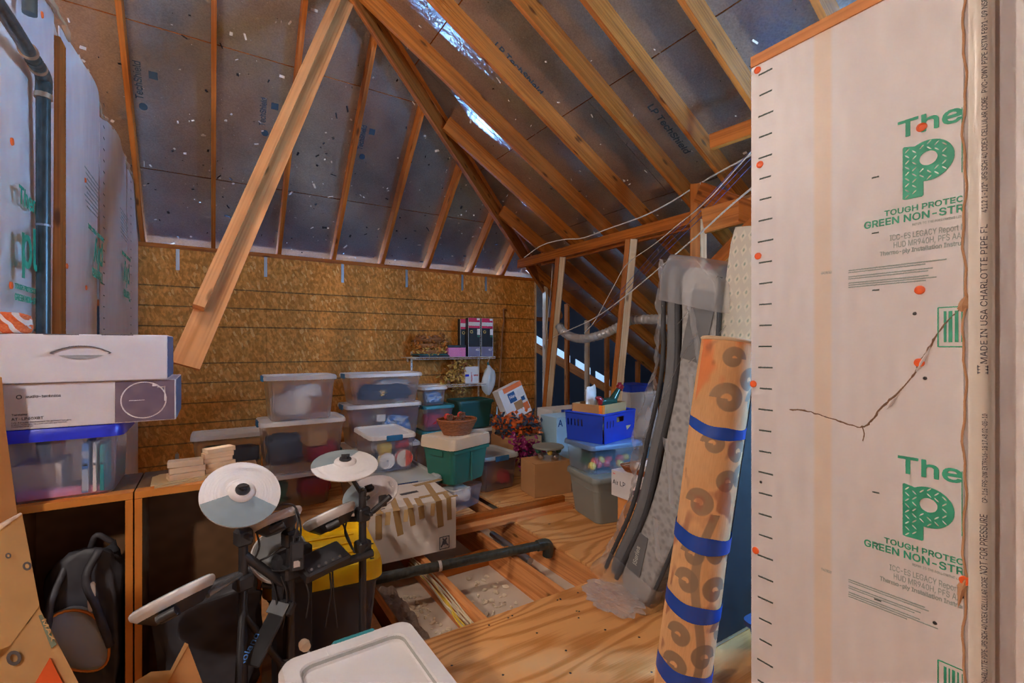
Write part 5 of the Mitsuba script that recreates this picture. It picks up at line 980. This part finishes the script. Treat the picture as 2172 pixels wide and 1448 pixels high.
def slab(y0, y1, x0, z0, z1, r, seed):
    """A padded layer of the mattress: rounded edges along its height."""
    loops = []
    for z in np.linspace(z0, z1, 36):
        e = min(z - z0, z1 - z) ; s = 1 - max(0, 1 - e / .07) ** 2 * .35; wob = .008 * math.sin(z * 8 + seed)
        q = rrect(WID * 1.0, (y1 - y0) * s, min(r, (y1 - y0) * s / 2 * .95), 6)
        loops.append(np.array([mf(x0 + WID / 2 + a + (1 - s) * .03, (y0 + y1) / 2 + b + wob, z) for a, b in q]))
    return loft(loops, True, True)
part(t, 'core', slab(.0, .215, 0, .0, LEN, .03, 0), 'm_quilt', smooth=40); part(t, 'pillow_top', slab(.222, .310, .004, .02, LEN - .01, .045, 1), 'm_mat_mid', smooth=40)
for y, w_ in ((-.002, .010), (.218, .014), (.312, .012)):
    pts = [mf(.004 - .006 * (1 if .2 < y < .3 else 0), y + .010 * math.sin(z * 8 + 1) * (y > .2), z) for z in np.linspace(.03, LEN - .03, 40)]
    part(t, 'piping', tube(pts, w_, 8), 'm_mat_dark', smooth=True)
pl = frame(mf(-.0045, .20, .155), -my, mz); part(t, 'label', tf(box(.095, .24, .002, (.05, .10, 0)), pl), 'm_mat_mid', label='dark woven label'); part(t, 'label_text', text('iSeries', .026, pl @ frame((.062, .03, .0016), (0, 1, 0), (-1, 0, 0)), .0008, True), 'm_lid_grey')
part(t, 'label', tf(box(.13, .34, .002, (.02, .0, 0)), frame(mf(-.0045, .12, 1.52), -my, mz)), 'm_mat_mid', label='dark woven label')
scene['m_poly'] = {'type': 'blendbsdf', 'weight': 0.045, 'a': {'type': 'thindielectric', 'int_ior': 1.45}, 'b': {'type': 'twosided', 'bsdf': {'type': 'roughplastic', 'diffuse_reflectance': rgb(.72, .73, .76), 'alpha': .08}}}
scene['m_poly_milky'] = {**scene['m_poly'], 'weight': 0.16}
t = thing('plastic_bag', 'clear crumpled plastic bag drawn over the upright mattress', 'bag')
loops = []
for i, z in enumerate(np.linspace(-.0, LEN + .05, 70)):
    q = rrect(WID + .05, TH + .05, .05, 8); top = max(0, (z - LEN + .06) / .11); k_ = 1 - .55 * top ** 1.5; L = []
    for j, (a, b) in enumerate(q):
        P = mf(WID / 2 + a, .155 + b * k_ + .05 * top, z); n = float(meshkit.fbm(np.array([P[0] * 3, (P[1] + P[2] * .45) * 11, (P[2] - P[1]) * 3.5]), 3)) - .5
        flare = max(0, 1 - z / .16); o = np.array([a / WID * .9, b / TH]); dd = unit(np.array([o[0], 0, 0]) + my * o[1]) * (.085 * n + .014 + .05 * flare * (1 + n)); P = P + dd
        P[2] = max(P[2], .003); L.append(P)
    loops.append(np.array(L))
part(t, 'hood', loft(loops[60:], False, True), 'm_poly_milky', smooth=50)
part(t, 'skirt', loft(loops[:7]), 'm_poly', smooth=50)
LP = np.array(loops); side = np.where((LP[30] @ my) > np.median(LP[30] @ my) + TH * .30)[0]
def sheet_grid(G):
    n, m_ = G.shape[:2]; F = [(i * m_ + j, i * m_ + j + 1, (i + 1) * m_ + j + 1) for i in range(n - 1) for j in range(m_ - 1)] + [(i * m_ + j, (i + 1) * m_ + j + 1, (i + 1) * m_ + j) for i in range(n - 1) for j in range(m_ - 1)]
    return trimesh.Trimesh(G.reshape(-1, 3), np.array(F), process=False)
fg = np.array([[mf(-.012 + .05 * math.sin(z * 5) * (q > .5), (.325) + .028 * q * (1 + .7 * math.sin(z * 9) * q) + .012 * math.sin(z * 31 + 5 * q), z) + np.array([.012 * math.sin(z * 40 + 9 * q), 0, 0]) for q in np.linspace(0, 1, 7)] for z in np.linspace(.04, LEN + .02, 110)])
part(t, 'edge_flange', sheet_grid(fg), 'm_poly_milky', smooth=50)
for z0, z1, y0, y1 in ((1.25, 1.72, .02, .17), (.98, 1.30, .03, .10), (.62, .90, .05, .19), (.30, .52, .02, .12)):
    g = np.array([[mf(-.014 - .010 * math.sin(math.pi * q) - .004 * math.sin(zz * 60), y0 + (y1 - y0) * f_ + .035 * q, z0 + (z1 - z0) * f_ + .02 * math.sin(zz * 9)) for q in np.linspace(0, 1, 6)] for zz, f_ in zip(np.linspace(z0, z1, 24), np.linspace(0, 1, 24))]); part(t, 'clinging_fold', sheet_grid(g), 'm_poly_milky', smooth=50)

def hem(u, v, sc, seed):
    c = PZ(u, v, .0); return [c + np.array([.10 * math.cos(a) * sc, .08 * math.sin(a) * sc, 0]) for a in np.linspace(0, 6.28, 20)]
mb = trimesh.creation.icosphere(4); v = mb.vertices.copy(); v = v * (1 + .9 * (meshkit.fbm(v * 3.2 + 5, 4) - .5))[:, None] * np.array([.12, .17, .045]); v[:, 2] = np.maximum(v[:, 2] + .05, .003); mb.vertices = v + np.array([1.835, 1.86, 0]); part(t, 'loose_hem', mb, 'm_poly_milky', smooth=False)
for pts in (((1435, 690), (1478, 640), (1523, 585)), ((1460, 770), (1500, 735), (1540, 690)), ((1400, 860), (1440, 770), (1480, 705)), ((1423, 575), (1455, 588), (1470, 590))):
    part(t, 'fold', tube(spline([PX(u, v_, 1.925) for u, v_ in pts], 6), .0022, 5), 'm_poly', smooth=True)
t = thing('box_spring', 'cream box spring with a small green diamond pattern standing between mattress and wall', 'box spring')
def diamonds(p, n, uv):
    s = .062; a = p.z / s + (p.y + p.z * .25) * 0; b = (p.y * 1.0 + p.z * .25) / (s * .62); i = dr.floor(a); b = b + 0.5 * (i - 2 * dr.floor(i / 2)); u, v = a - i - .5, b - dr.floor(b) - .5; d = dr.abs(u) + dr.abs(v); q = dr.sqrt(u * u + v * v)
    return mix(mix([0.66, 0.62, 0.53], [0.56, 0.53, 0.46], smoothstep(.36, .48, d)), [0.16, 0.24, 0.18], smoothstep(.17, .06, q) * (.55 + .45 * noise(p.y * 400, p.z * 400)))
mat('m_box_spring', proc(diamonds), .85); BS = np.array([1.965, 1.345, 0.004])
BL_ = math.atan(.15); by_, bz_ = np.array([0, math.cos(BL_), math.sin(BL_)]), np.array([0, -math.sin(BL_), math.cos(BL_)])
def bsf(x, y, z): return BS + np.array([x, 0, 0]) + by_ * y + bz_ * z
loops = []
for z in np.linspace(0, 1.93, 30):
    e = 1.93 - z; s = 1 if e > .06 else math.sqrt(max(0, 1 - ((.06 - e) / .06) ** 2)) * .12 + .88
    loops.append(np.array([bsf(.46 + a, .10 + b - (1 - s) * .0, z) for a, b in rrect(.92, .20 * s, .02, 4)]))
part(t, 'cover', loft(loops, True, True), 'm_box_spring', smooth=40)
part(t, 'dust_cover', tf(box(.91, 1.86, .004), frame(bsf(.46, -.003, .955), (1, 0, 0), bz_)), 'm_black_matte', label='black sheet over its underside')  # flat black sheet over this whole side
# --- rug roll
def rug_fn(p, n, uv):
    a, z = uv.x, uv.y                       # metres round the roll, metres up
    base = mix([0.64, 0.36, 0.165], [0.54, 0.275, 0.11], noise(a * 320, z * 40) * .6 + .4 * noise(a * 12, z * 6)); 
    c = base
    # scrolls: rings of spirals in two columns
    for (cu, cz, r, w, sp) in ((0.080, .14, .050, .022, 1), (0.180, .20, .052, .022, -1), (0.080, .26, .045, .022, 1), (0.190, .46, .052, .024, -1), (0.080, .47, .050, .022, 1), (0.090, .58, .048, .022, 1), (0.180, .60, .047, .022, -1), (0.090, .78, .058, .024, 1), (0.180, .88, .045, .022, -1), (0.210, 1.00, .050, .022, -1), (0.110, 1.02, .045, .020, 1), (0.140, 1.20, .062, .026, 1), (0.220, 1.28, .05, .022, -1), (0.140, 1.36, .040, .022, -1), (0.250, .3, .05, .022, 1), (0.270, .6, .05, .022, 1), (0.250, .9, .05, .022, -1), (0.270, 1.2, .05, .022, 1)):
        dx, dz = (a - cu), (z - cz); rad = dr.sqrt(dx * dx + dz * dz); ang = dr.atan2(dz, dx * sp)
        k = dr.abs(rad - r * (0.55 + 0.075 * ang)); c = mix(c, [0.17, 0.105, 0.062], smoothstep(w * .95, w * .70, k) * dr.select(rad < r * 1.5, 1.0, 0.0) * .85)
    stem = dr.abs(a - .14 - .030 * dr.sin(z * 9)); c = mix(c, [0.18, 0.115, 0.07], smoothstep(.020, .014, stem) * dr.select(z < .75, 1.0, .0) * .8)
    red = smoothstep(.60, .72, fbm(a * 9, z * 5.5, 3.0)) * smoothstep(.95, 1.1, z + .25 * noise(a * 8, z * 8)) + smoothstep(.62, .72, fbm(a * 9 + 7, z * 8, 4.0)) * smoothstep(.14, .04, z)
    c = mix(c, [0.55, 0.13, 0.03], dr.clip(red, 0, 1) * .8)
    return mix(c, [0.24, 0.065, 0.035], smoothstep(.64, .74, fbm(a * 11 + 3, z * 9, 8.0)) * .7)
mat('m_rug', proc(rug_fn), .95); mat('m_rug_back', (0.55, 0.40, 0.25), .95); mat('m_blue_tape', (0.010, 0.045, 0.26), .4)
RB, RT, RR = np.array([1.605, 1.245, .012]), np.array([1.785, 1.150, 1.43]), .104
rd = unit(RT - RB); rx = unit(np.cross((0, 1, 0), rd)); ry = np.cross(rd, rx)
def rug_pt(a, r, s): return RB + rd * s + (rx * math.cos(a) + ry * math.sin(a)) * r
A0 = math.radians(150)
def rug_shell():
    n, mseg = 48, 26; RL = np.linalg.norm(RT - RB); V, F, UV = [], [], []
    for k in range(mseg + 1):
        s = RL * k / mseg; rr_ = RR * (1 + .018 * math.sin(s * 7))
        for j in range(n + 1):
            a = A0 + 2 * math.pi * j / n; V.append(rug_pt(a, rr_ * (1 + .012 * math.cos(3 * a)), s)); UV.append((RR * 2 * math.pi * j / n, s))
    for k in range(mseg):
        for j in range(n): q = k * (n + 1) + j; F += [(q, q + 1, q + n + 2), (q, q + n + 2, q + n + 1)]
    m = trimesh.Trimesh(np.array(V), np.array(F), process=False); return m, np.array(UV)
t = thing('rug_roll', 'rolled patterned rug standing on end, bound with four bands of blue tape', 'rug')
me, uv = rug_shell(); part(t, 'pile', me, 'm_rug', smooth=True, uv=uv)
sp = [rug_pt(a, .018 + (RR - .020) * (a / 25), np.linalg.norm(RT - RB) - .004) for a in np.linspace(0, 25, 150)]
part(t, 'spiral_edge', tube(sp, .0075, 6), 'm_rug_back', smooth=True); part(t, 'roll_end', tf(lathe([(0, 0), (RR * .985, 0)], 36), frame(RT - rd * .02, rx, ry)), 'm_rug_back'); part(t, 'rim', tube([rug_pt(a, RR - .004, np.linalg.norm(RT - RB)) for a in np.linspace(0, 2 * math.pi, 49)], .0085, 7, False), 'm_rug_back', smooth=True)
for s_, tl, wd in ((1.085, .22, .045), (.640, .16, .062), (.372, .14, .060), (.105, .14, .068)):
    V = []; n = 48
    lo = np.array([rug_pt(a, RR * 1.035, s_ - wd / 2 + .10 * tl * math.sin(a + .6) + .004 * math.sin(3 * a)) for a in np.linspace(0, 2 * math.pi, n + 1)[:-1]]); hi = np.array([rug_pt(a, RR * 1.035, s_ + wd / 2 + .10 * tl * math.sin(a + .6) + .003 * math.sin(5 * a)) for a in np.linspace(0, 2 * math.pi, n + 1)[:-1]])
    part(t, 'tape_band', loft([lo, (lo + hi) / 2 * 1.0, hi]), 'm_blue_tape', smooth=True, label='band of blue tape')
# ================================================================== BRACE, POSTS, PIPES, WIRES, SMALL DETAILS
bl = thing('roof_brace', 'long diagonal roof brace of two nailed boards running from the ridge down to the left', 'board')
B0, B1 = PD(392, 776, 2.62), PD(742, -25, 3.95); face = unit(EYEP + np.array([0, 0, .4]) - (B0 + B1) / 2)
me, uv = board(B0, B1, .145, .038, up=face); part(bl, 'board', me, 'm_wood_peach', uv=uv)
B2, B3 = PD(402, 636, 2.72), PD(724, -25, 3.86); off = face * .042
dirb = unit(B1 - B0); acr = unit(np.cross(dirb, face)); sgn = 1 if (acr @ np.array([CY, -SY, 0])) < 0 else -1
me, uv = board(B0 + dirb * .36 + acr * sgn * .050 + face * .065, B1 - dirb * .1 + acr * sgn * .050 + face * .065, .060, .089, up=face); part(bl, 'narrow_board', me, 'm_wood_peach', uv=uv)
kn = PD(585, 349, 3.1)
# purlin and its struts
PXX = 3.74; pu = thing('purlin', 'long horizontal beam propped under the right rafters by two posts', 'beam')
bpart(pu, 'board', (PXX, 5.68, 2.585), (PXX, .9, 2.585), .060, .115, 'm_wood')
bpart(pu, 'board', (PXX + .06, 5.2, 2.545), (PXX + .06, .9, 2.545), .038, .089, 'm_wood_b')
for (tx, ty, bx_, by, l) in ((3.74, 4.70, 3.86, 5.24, 'double wooden post beside the end of the strand board, propping the beam'), (3.74, 3.51, 3.76, 3.86, 'double wooden post behind the blue crate, propping the beam')):
    t = thing('post', l, 'post'); a, b = np.array([tx, ty, 2.53]), np.array([bx_, by, 0.0]); f = unit((-.75, -.66, 0)); s = unit((.66, -.75, 0))
    me, uv = board(a - s * .045, b - s * .045, .050, .075, up=f); part(t, 'board', me, 'm_wood', uv=uv); me, uv = board(a + s * .018 + f * .01, b + s * .018 + f * .01, .070, .045, up=f); part(t, 'board', me, 'm_wood_pale', uv=uv, label='paler board nailed to the post')
# framing by the top of the mattress
t = thing('post', 'double post standing behind the top of the bagged mattress', 'post'); a = PD(1474, 392, 4.0); f = unit((-.75, -.66, 0)); s = unit((.66, -.75, 0))
me, uv = board((a[0], a[1], 0.001), a, .075, .07, up=f); part(t, 'board', me, 'm_wood', uv=uv); me, uv = board((a[0] + s[0] * .065, a[1] + s[1] * .065, 0.001), (a[0] + s[0] * .065, a[1] + s[1] * .065, a[2] - .3), .05, .06, up=f); part(t, 'board', me, 'm_wood_pale', uv=uv)
for (p, q, w, h, m, l) in (((1492, 470, 3.7), (1640, 428, 3.4), .04, .19, 'm_wood', 'wide header board behind the double post at the top of the mattress'), ((1485, 408, 3.9), (1640, 470, 3.3), .06, .16, 'm_wood_b', 'dark sloping board above the wide header board'), ((1500, 580, 3.6), (1620, 455, 3.2), .05, .10, 'm_wood_b', 'short diagonal brace below the wide header board'), ((1540, 600, 3.4), (1640, 480, 3.1), .045, .12, 'm_wood', 'second short diagonal brace below the header, beside the box spring'), ((1508, 302, 3.55), (1660, 248, 3.2), .05, .11, 'm_wood', 'short block nailed between two right rafters by the printed sheet')):
    t = thing('framing_board', l, 'board'); bpart(t, 'board', PD(*p), PD(*q), w, h, m)
# pipes
mat('m_abs', proc(lambda p, n, uv: mix([0.018, 0.021, 0.018], [0.06, 0.065, 0.052], fbm(p.x * 60, p.y * 60, p.z * 25))), 0.3); mat('m_ring_glint', (0.50, 0.30, 0.17), .35, .6)  # copper tone stands in for the glints on the coupling rings
t = thing('vent_pipe', 'black vertical drain vent pipe with elbows in front of the left wall sheets', 'pipe')
vx, vy = PX(92, 700, -.555)[:2]; part(t, 'riser', rod((vx, vy, 0.0), (vx, vy, 2.40), .0215, 20), 'm_abs', smooth=40)
e = [np.array([vx, vy, 2.38]), np.array([vx, vy, 2.46]), PD(70, 125, 1.72), PD(20, 45, 1.50), PD(-60, -70, 1.25)]; part(t, 'elbow', tube(spline(e[:3], 8), .025, 18), 'm_abs', smooth=40); part(t, 'branch', tube(spline(e[1:], 8), .0215, 18), 'm_abs', smooth=40)
for p, d in ((np.array([vx, vy, 2.385]), (0, 0, 1)), (PD(80, 143, 1.78), PD(70, 125, 1.72) - PD(88, 160, 1.83)), (PD(60, 108, 1.675), PD(40, 75, 1.585) - PD(60, 108, 1.675))): part(t, 'coupling_ring', tf(lathe([(.0215, -.010), (.0275, -.010), (.0275, .010), (.0215, .010)], 24), frame(p, np.cross(unit(d), unit((.3, .9, .2))), np.cross(unit(d), np.cross(unit(d), unit((.3, .9, .2)))))), 'm_ring_glint', smooth=30)
part(t, 'pipe_strap', tf(lathe([(.0218, -.004), (.0235, -.004), (.0235, .004), (.0218, .004)], 20), rotz(0, (vx, vy, 1.88))), 'm_galv')
q0 = PX(63, 20, -.56); one('vent_pipe', 'short black pipe rising behind the elbow at the top left', 'pipe', rod((q0[0], q0[1], 2.62), (q0[0], q0[1], 4.4), .021, 16), 'm_abs', smooth=40)
mat('m_pvc', (0.80, 0.745, 0.64), 0.28)
t = thing('drain_pipe', 'cream plastic pipe with vertical black lettering at the right edge', 'pipe'); px, py, pr = 1.662, .372, .0245
part(t, 'tube', rod((px, py, 0), (px, py, 2.75), pr, 40), 'm_pvc', smooth=40)
def pipe_text(s, h, z0, length, th0):
    """Lettering running up the pipe, bent round it."""
    m = meshkit.text_mesh(s, h, .0004, False); v = m.vertices.copy(); x = v[:, 0] - v[:, 0].min(); x *= length / x.max(); th = th0 - v[:, 1] / pr; r = pr + .0003 + v[:, 2]
    m.vertices = np.column_stack([px + r * np.cos(th), py + r * np.sin(th), z0 + x]); m.fix_normals(); return m
vd = math.atan2(-py, -px)
for s, h, v0, v1 in (('MADE IN USA CHARLOTTE PIPE FL', .0125, 770, 480), ('4112 1-1/2" JPS SCH 40 COEX CELLULAR CORE', .0105, 455, 215), ('PVC-DWV PIPE ASTM F891-09 NSF-dwv', .0105, 205, -20), ('CP-116 FPS-DW EXTRA16-18 17.48 02-08-10', .0095, 1060, 875), ('NOT FOR PRESSURE', .0135, 1210, 1085), ('CHARLOTTE PIPE JPS SCH 40 COEX CELLULAR CORE', .0105, 1440, 1215)):
    z0, z1 = PX(2082, v0, px)[2], PX(2082, v1, px)[2]; part(t, 'printed_text', pipe_text(s, h, z0, z1 - z0, vd + .42), 'm_ink')
part(t, 'printed_mark', pipe_text('III', .020, PX(2082, 792, px)[2], .022, vd + .5), 'm_ink')
# hatch pipes
t = thing('drain_pipe', 'dark horizontal drain pipe lying across the joists of the floor opening', 'pipe'); a, b = np.array([.44, 2.835, .030]), np.array([1.925, 2.645, .030])
part(t, 'tube', rod(a, b, .0302, 18), 'm_abs', smooth=40); part(t, 'elbow', tube(spline([b - (b - a) * .02, b + [.035, 0, 0], b + [.062, .0, -.03], b + [.062, .01, -.09]], 6), .037, 16), 'm_abs', smooth=40); part(t, 'coupling', tube([b - unit(b - a) * .03, b + unit(b - a) * .03], .037, 18), 'm_abs', smooth=40)
part(t, 'strap', tf(lathe([(.031, -.010), (.033, -.010), (.033, .010), (.031, .010)], 20), frame((1.205, a[1] + (b[1] - a[1]) * .515, .030), (0, 0, 1), np.cross(unit(b - a), (0, 0, 1)))), 'm_lid_white')
one('drain_pipe', 'short grey pipe running back under the deck in the floor opening', 'pipe', rod((1.885, 2.72, -.10), (1.90, 3.28, -.10), .024, 16), 'm_galv', smooth=40)
# cables along the second joist, debris in the bays
mat('m_cable_cream', (0.74, 0.64, 0.45), .5); mat('m_cable_yellow', (0.78, 0.52, 0.06), .5); mat('m_cable_white', (0.74, 0.73, 0.70), .45); mat('m_cable_blue', (0.05, 0.09, 0.30), .4)
for k in range(9):
    x = 1.165 - .010 * (k % 3) - .006 * (k // 3); z = -.030 - .017 * (k // 3) - .004 * (k % 3); one('cable', ('yellow' if k in (4, 7) else 'cream') + ' electrical cable in the bundle along the joist side in the floor opening', 'cable', tube(spline([(x, 3.1, z - .02), (x - .012 * (k % 2), 2.75, z + .01), (x + .006 * math.sin(k), 2.5, z - .012 * (k % 3)), (x - .02 * math.sin(k * 2.), 2.30, z - .02), (x, 2.05, z - .03)], 8), .0048, 7), 'm_cable_yellow' if k in (4, 7) else 'm_cable_cream', smooth=True, group=('yellow' if k in (4, 7) else 'cream') + ' cables along the joist')
def chips(n, x0, x1, y0, y1, s, seed, foc=None):
    R = random.Random(seed); out = []
    for k in range(n):
        x, y = R.uniform(x0, x1), R.uniform(y0, y1)
        if foc and R.random() < .65: x, y = R.gauss(foc[0], foc[2]), R.gauss(foc[1], foc[2] * 1.6)
        x, y = min(max(x, x0), x1), min(max(y, y0), y1); r = s * (.4 + R.random()); m = trimesh.creation.icosahedron(); m.vertices = m.vertices * np.array([R.uniform(.6, 1.3), R.uniform(.6, 1.3), R.uniform(.3, .8)]) * r * (1 + .3 * np.array([[R.gauss(0, 1)] for _ in range(12)]) * .6) ; m.apply_transform(rotz(R.random() * 360, (x, y, -.196 + r * .4))); out.append(m)
    return cat(out)
mat('m_chip', (0.66, 0.56, 0.42), .9)
for i, a in enumerate(((70, 1.25, 1.69, 2.16, 2.9, .018, 1, (1.36, 2.30, .06)), (30, 1.25, 1.69, 2.16, 2.9, .016, 2, (1.50, 2.5, .05)), (110, .95, 1.13, 2.15, 2.8, .013, 3, (1.06, 2.25, .06)), (60, .95, 1.13, 2.4, 2.9, .014, 4, (1.0, 2.72, .05)))): part('floor', 'insulation_chips', chips(*a), 'm_chip', kind='stuff')
mat('m_fluff', proc(lambda p, n, uv: mix([0.075, 0.045, 0.03], [0.23, 0.155, 0.11], fbm(p.x * 40, p.y * 40, p.z * 40))), .98)
for (x0, x1, y0, y1) in ((.83, .99, 2.14, 2.92), (.74, .78, 2.14, 2.9)):
    nx, ny = 16, 40; V, F = [], []
    for i in range(nx + 1):
        for j in range(ny + 1): x, y = x0 + (x1 - x0) * i / nx, y0 + (y1 - y0) * j / ny; V.append((x, y, -.15 + .10 * float(meshkit.fbm(np.array([x * 14, y * 14, 1.0]), 4)) - .05 * (i / nx) ** 2))
    for i in range(nx):
        for j in range(ny): q = i * (ny + 1) + j; F += [(q, q + ny + 1, q + ny + 2), (q, q + ny + 2, q + 1)]
    part('floor', 'insulation_fluff', trimesh.Trimesh(np.array(V), np.array(F), process=False), 'm_fluff', kind='stuff')
# flexible duct
mat('m_duct', (0.62, 0.62, 0.62), .35, .55)
dp = spline([PD(1186, 690, 6.0), PD(1193, 702, 5.95), PD(1212, 714, 5.8), PD(1240, 718, 5.55), PD(1280, 708, 5.35), PD(1318, 690, 5.3), PD(1340, 679, 5.3), PD(1380, 677, 5.1), PD(1430, 678, 4.8), PD(1520, 682, 4.4)], 16)
t = thing('flexible_duct', 'shiny corrugated flexible duct sagging between the two posts', 'duct'); part(t, 'hose', tube(dp, [.050 + .0045 * math.sin(i * math.pi * .66) for i in range(len(dp))], 16), 'm_duct', smooth=25)
part(t, 'collar', tube(dp[:4], .056, 16), 'm_galv', smooth=30)
# wires
def wire(label, pts, r, m): one('wire', label, 'wire', tube(spline([PD(*p) for p in pts], 8), r, 6), m, smooth=True)
wire('white electrical wire lying along the propped beam', ((1112, 546, 6.55), (1150, 520, 6.2), (1195, 508, 5.85), (1235, 505, 5.5), (1290, 485, 5.15), (1360, 460, 4.75), (1420, 430, 4.45), (1500, 380, 4.0), (1600, 325, 3.5)), .007, 'm_cable_white')
wire('white electrical wire running from the right sheet down past the second post', ((1605, 390, 2.3), (1545, 440, 2.7), (1490, 490, 3.1), (1420, 550, 3.6), (1330, 625, 4.3), (1260, 675, 5.0), (1195, 705, 5.8), (1160, 722, 6.4)), .0055, 'm_cable_white')
wire('thin white wire hanging slack below the beam', ((1600, 315, 3.4), (1500, 425, 3.7), (1440, 475, 4.0), (1385, 520, 4.4), (1330, 560, 4.8), (1300, 610, 5.0), (1262, 680, 5.3), (1240, 705, 5.6)), .0045, 'm_cable_white')
for k in range(3): wire(('upper', 'middle', 'lower')[k] + ' of the three blue wires stretched below the beam', ((1600, 312 + 16 * k, 3.4), (1500, 420 + 14 * k, 3.7), (1400, 521 + 13 * k, 4.3), (1320, 612 + 11 * k, 5.0), (1245, 690 + 6 * k, 5.8)), .0022, 'm_cable_blue')
wire('thin wire loop hanging at the end of the strand board', ((1172, 560, 6.6), (1168, 620, 6.6), (1160, 690, 6.6), (1155, 730, 6.6)), .004, 'm_cable_white')
# nail tips and foil tears, white ones painted as glints, prints on the foil
def tips(n, o, ex, ey, nn, region, seed):
    R = random.Random(seed); out = []; x0, y0, x1, y1 = region.bounds
    while len(out) < n:
        x, y = R.uniform(x0, x1), R.uniform(y0, y1)
        if not region.contains(Point(x, y)): continue
        h = .012 + .02 * R.random(); d = unit(-nn + .5 * np.array([R.gauss(0, .4) for _ in range(3)])); p = o + ex * x + ey * y
        if R.random() < .35: m = trimesh.creation.cone(.004, h, sections=4)
        else: m = box(.014 + .05 * R.random() ** 3, .008 + .018 * R.random() ** 2, .001, (0, 0, .005))
        m.apply_transform(frame(p - nn * .001, np.cross(d, unit([R.gauss(0, 1) for _ in range(3)])), np.cross(d, np.cross(d, unit([.3, .5, .7]))))); out.append(m)
    return cat(out)
ex, ey = np.array([1., 0, 0]), dA
part('ceiling_rear', 'nail_tips', tips(520, oA, ex, ey, nA, clipA.intersection(sbox(-.9, -.1, 4.2, 3.4)), 11), 'm_nail_glint', kind='stuff'); part('ceiling_rear', 'nail_tips', tips(260, oA, ex, ey, nA, clipA.intersection(sbox(-.9, -.1, 4.2, 3.4)), 12), 'm_black', kind='stuff')
part('ceiling_right', 'nail_tips', tips(560, oB, np.array([0, 1., 0]), dB, nB, clipB.intersection(sbox(.5, -2.5, 5.9, 4.2)), 13), 'm_nail_glint', kind='stuff'); part('ceiling_right', 'nail_tips', tips(220, oB, np.array([0, 1., 0]), dB, nB, clipB.intersection(sbox(.5, -2.5, 5.9, 4.2)), 14), 'm_black', kind='stuff')
mat('m_foil_ink', (0.02, 0.045, 0.07), .6)
def hitA(u, v): d = ray(u, v); n = nA; s = ((oA - EYEP) @ n) / (d @ n); return EYEP + d * s - n * .002
def hitB(u, v): d = ray(u, v); n = nB; s = ((oB - EYEP) @ n) / (d @ n); return EYEP + d * s - n * .002
for u0, v0, v1 in ((304, 212, 132), (562, 268, 207), (768, 318, 265)):
    a, b = hitA(u0, v0), hitA(u0, v1); L = np.linalg.norm(b - a); part('ceiling_rear', 'printed_text', text('TechShield', .05, frame(a, dA, (-1, 0, 0)), .0006, True, width=L * .98), 'm_foil_ink'); part('ceiling_rear', 'printed_mark', tf(box(.06, .06, .0006), frame(hitA(u0 + 21, (v0 + v1) / 2 - 12), (1, 0, 0), dA)), 'm_foil_ink'); part('ceiling_rear', 'printed_mark', tf(extr(Point(0, 0).buffer(.03), .0006), frame(hitA(u0, v0 + 14), (1, 0, 0), dA)), 'm_foil_ink')
for u0, v0 in ((1046, 95), (1372, 225)):
    a = hitB(u0, v0); part('ceiling_right', 'printed_text', text('LP TechShield', .06, frame(a, -dB, (0, -1, 0)), .0006, True), 'm_foil_ink')
# prints on the left wall sheets
def inL(y, z, flip, x=0.0): return frame((LX + x, y, z), (0, -1 if flip else 1, 0), (0, 0, -1 if flip else 1))
for y, z, s, h, flip, x in ((2.34, 1.92, 'Therma', .06, 0, .040), (2.34, 1.70, 'ply', .15, 0, .045), (2.30, 1.61, 'TOUGH PROTECTIVE', .018, 0, .04), (2.30, 1.57, 'GREEN NON-STRUCTURAL', .022, 0, .04), (3.72, 1.98, 'ply', .13, 1, .062), (3.72, 1.84, 'Therma', .06, 1, .062), (3.75, 2.06, 'GREEN NON-STRUCTURAL', .024, 1, .062), (4.90, 2.02, 'ply', .15, 1, .052), (4.95, 1.84, 'Therma', .07, 1, .052), (4.95, 2.12, 'GREEN NON-STRUCTURAL', .024, 1, .052)):
    part('wall_left', 'printed_text', text(s, h, inL(y, z, flip, x), .001, True), 'm_green_ink')
for y0, z0, x in ((2.28, 1.47, .036), (3.25, 2.34, .06), (4.45, 2.42, .05)):
    for i in range(9): part('wall_left', 'small_print_line', tf(box(.40 - .05 * (i % 3), .006, .001, (.2, 0, 0)), inL(y0, z0 - i * .024, 0, x)), 'm_grey_ink')
for u, v in ((24, 300), (22, 605), (180, 382), (141, 564), (182, 610), (88, 31)): p = PX(u, v, LX + .058); part('wall_left', 'cap_nail', tf(cap, frame(p, (0, 1, 0), (0, 0, 1))), 'm_orange_cap', smooth=40)
for y in (3.99, 5.19):
    for k in range(24): part('wall_left', 'nail_mark', tf(box(.045, .006, .001), onL(y - .03, 1.30 + .072 * k, -.03)), 'm_dark_ink')
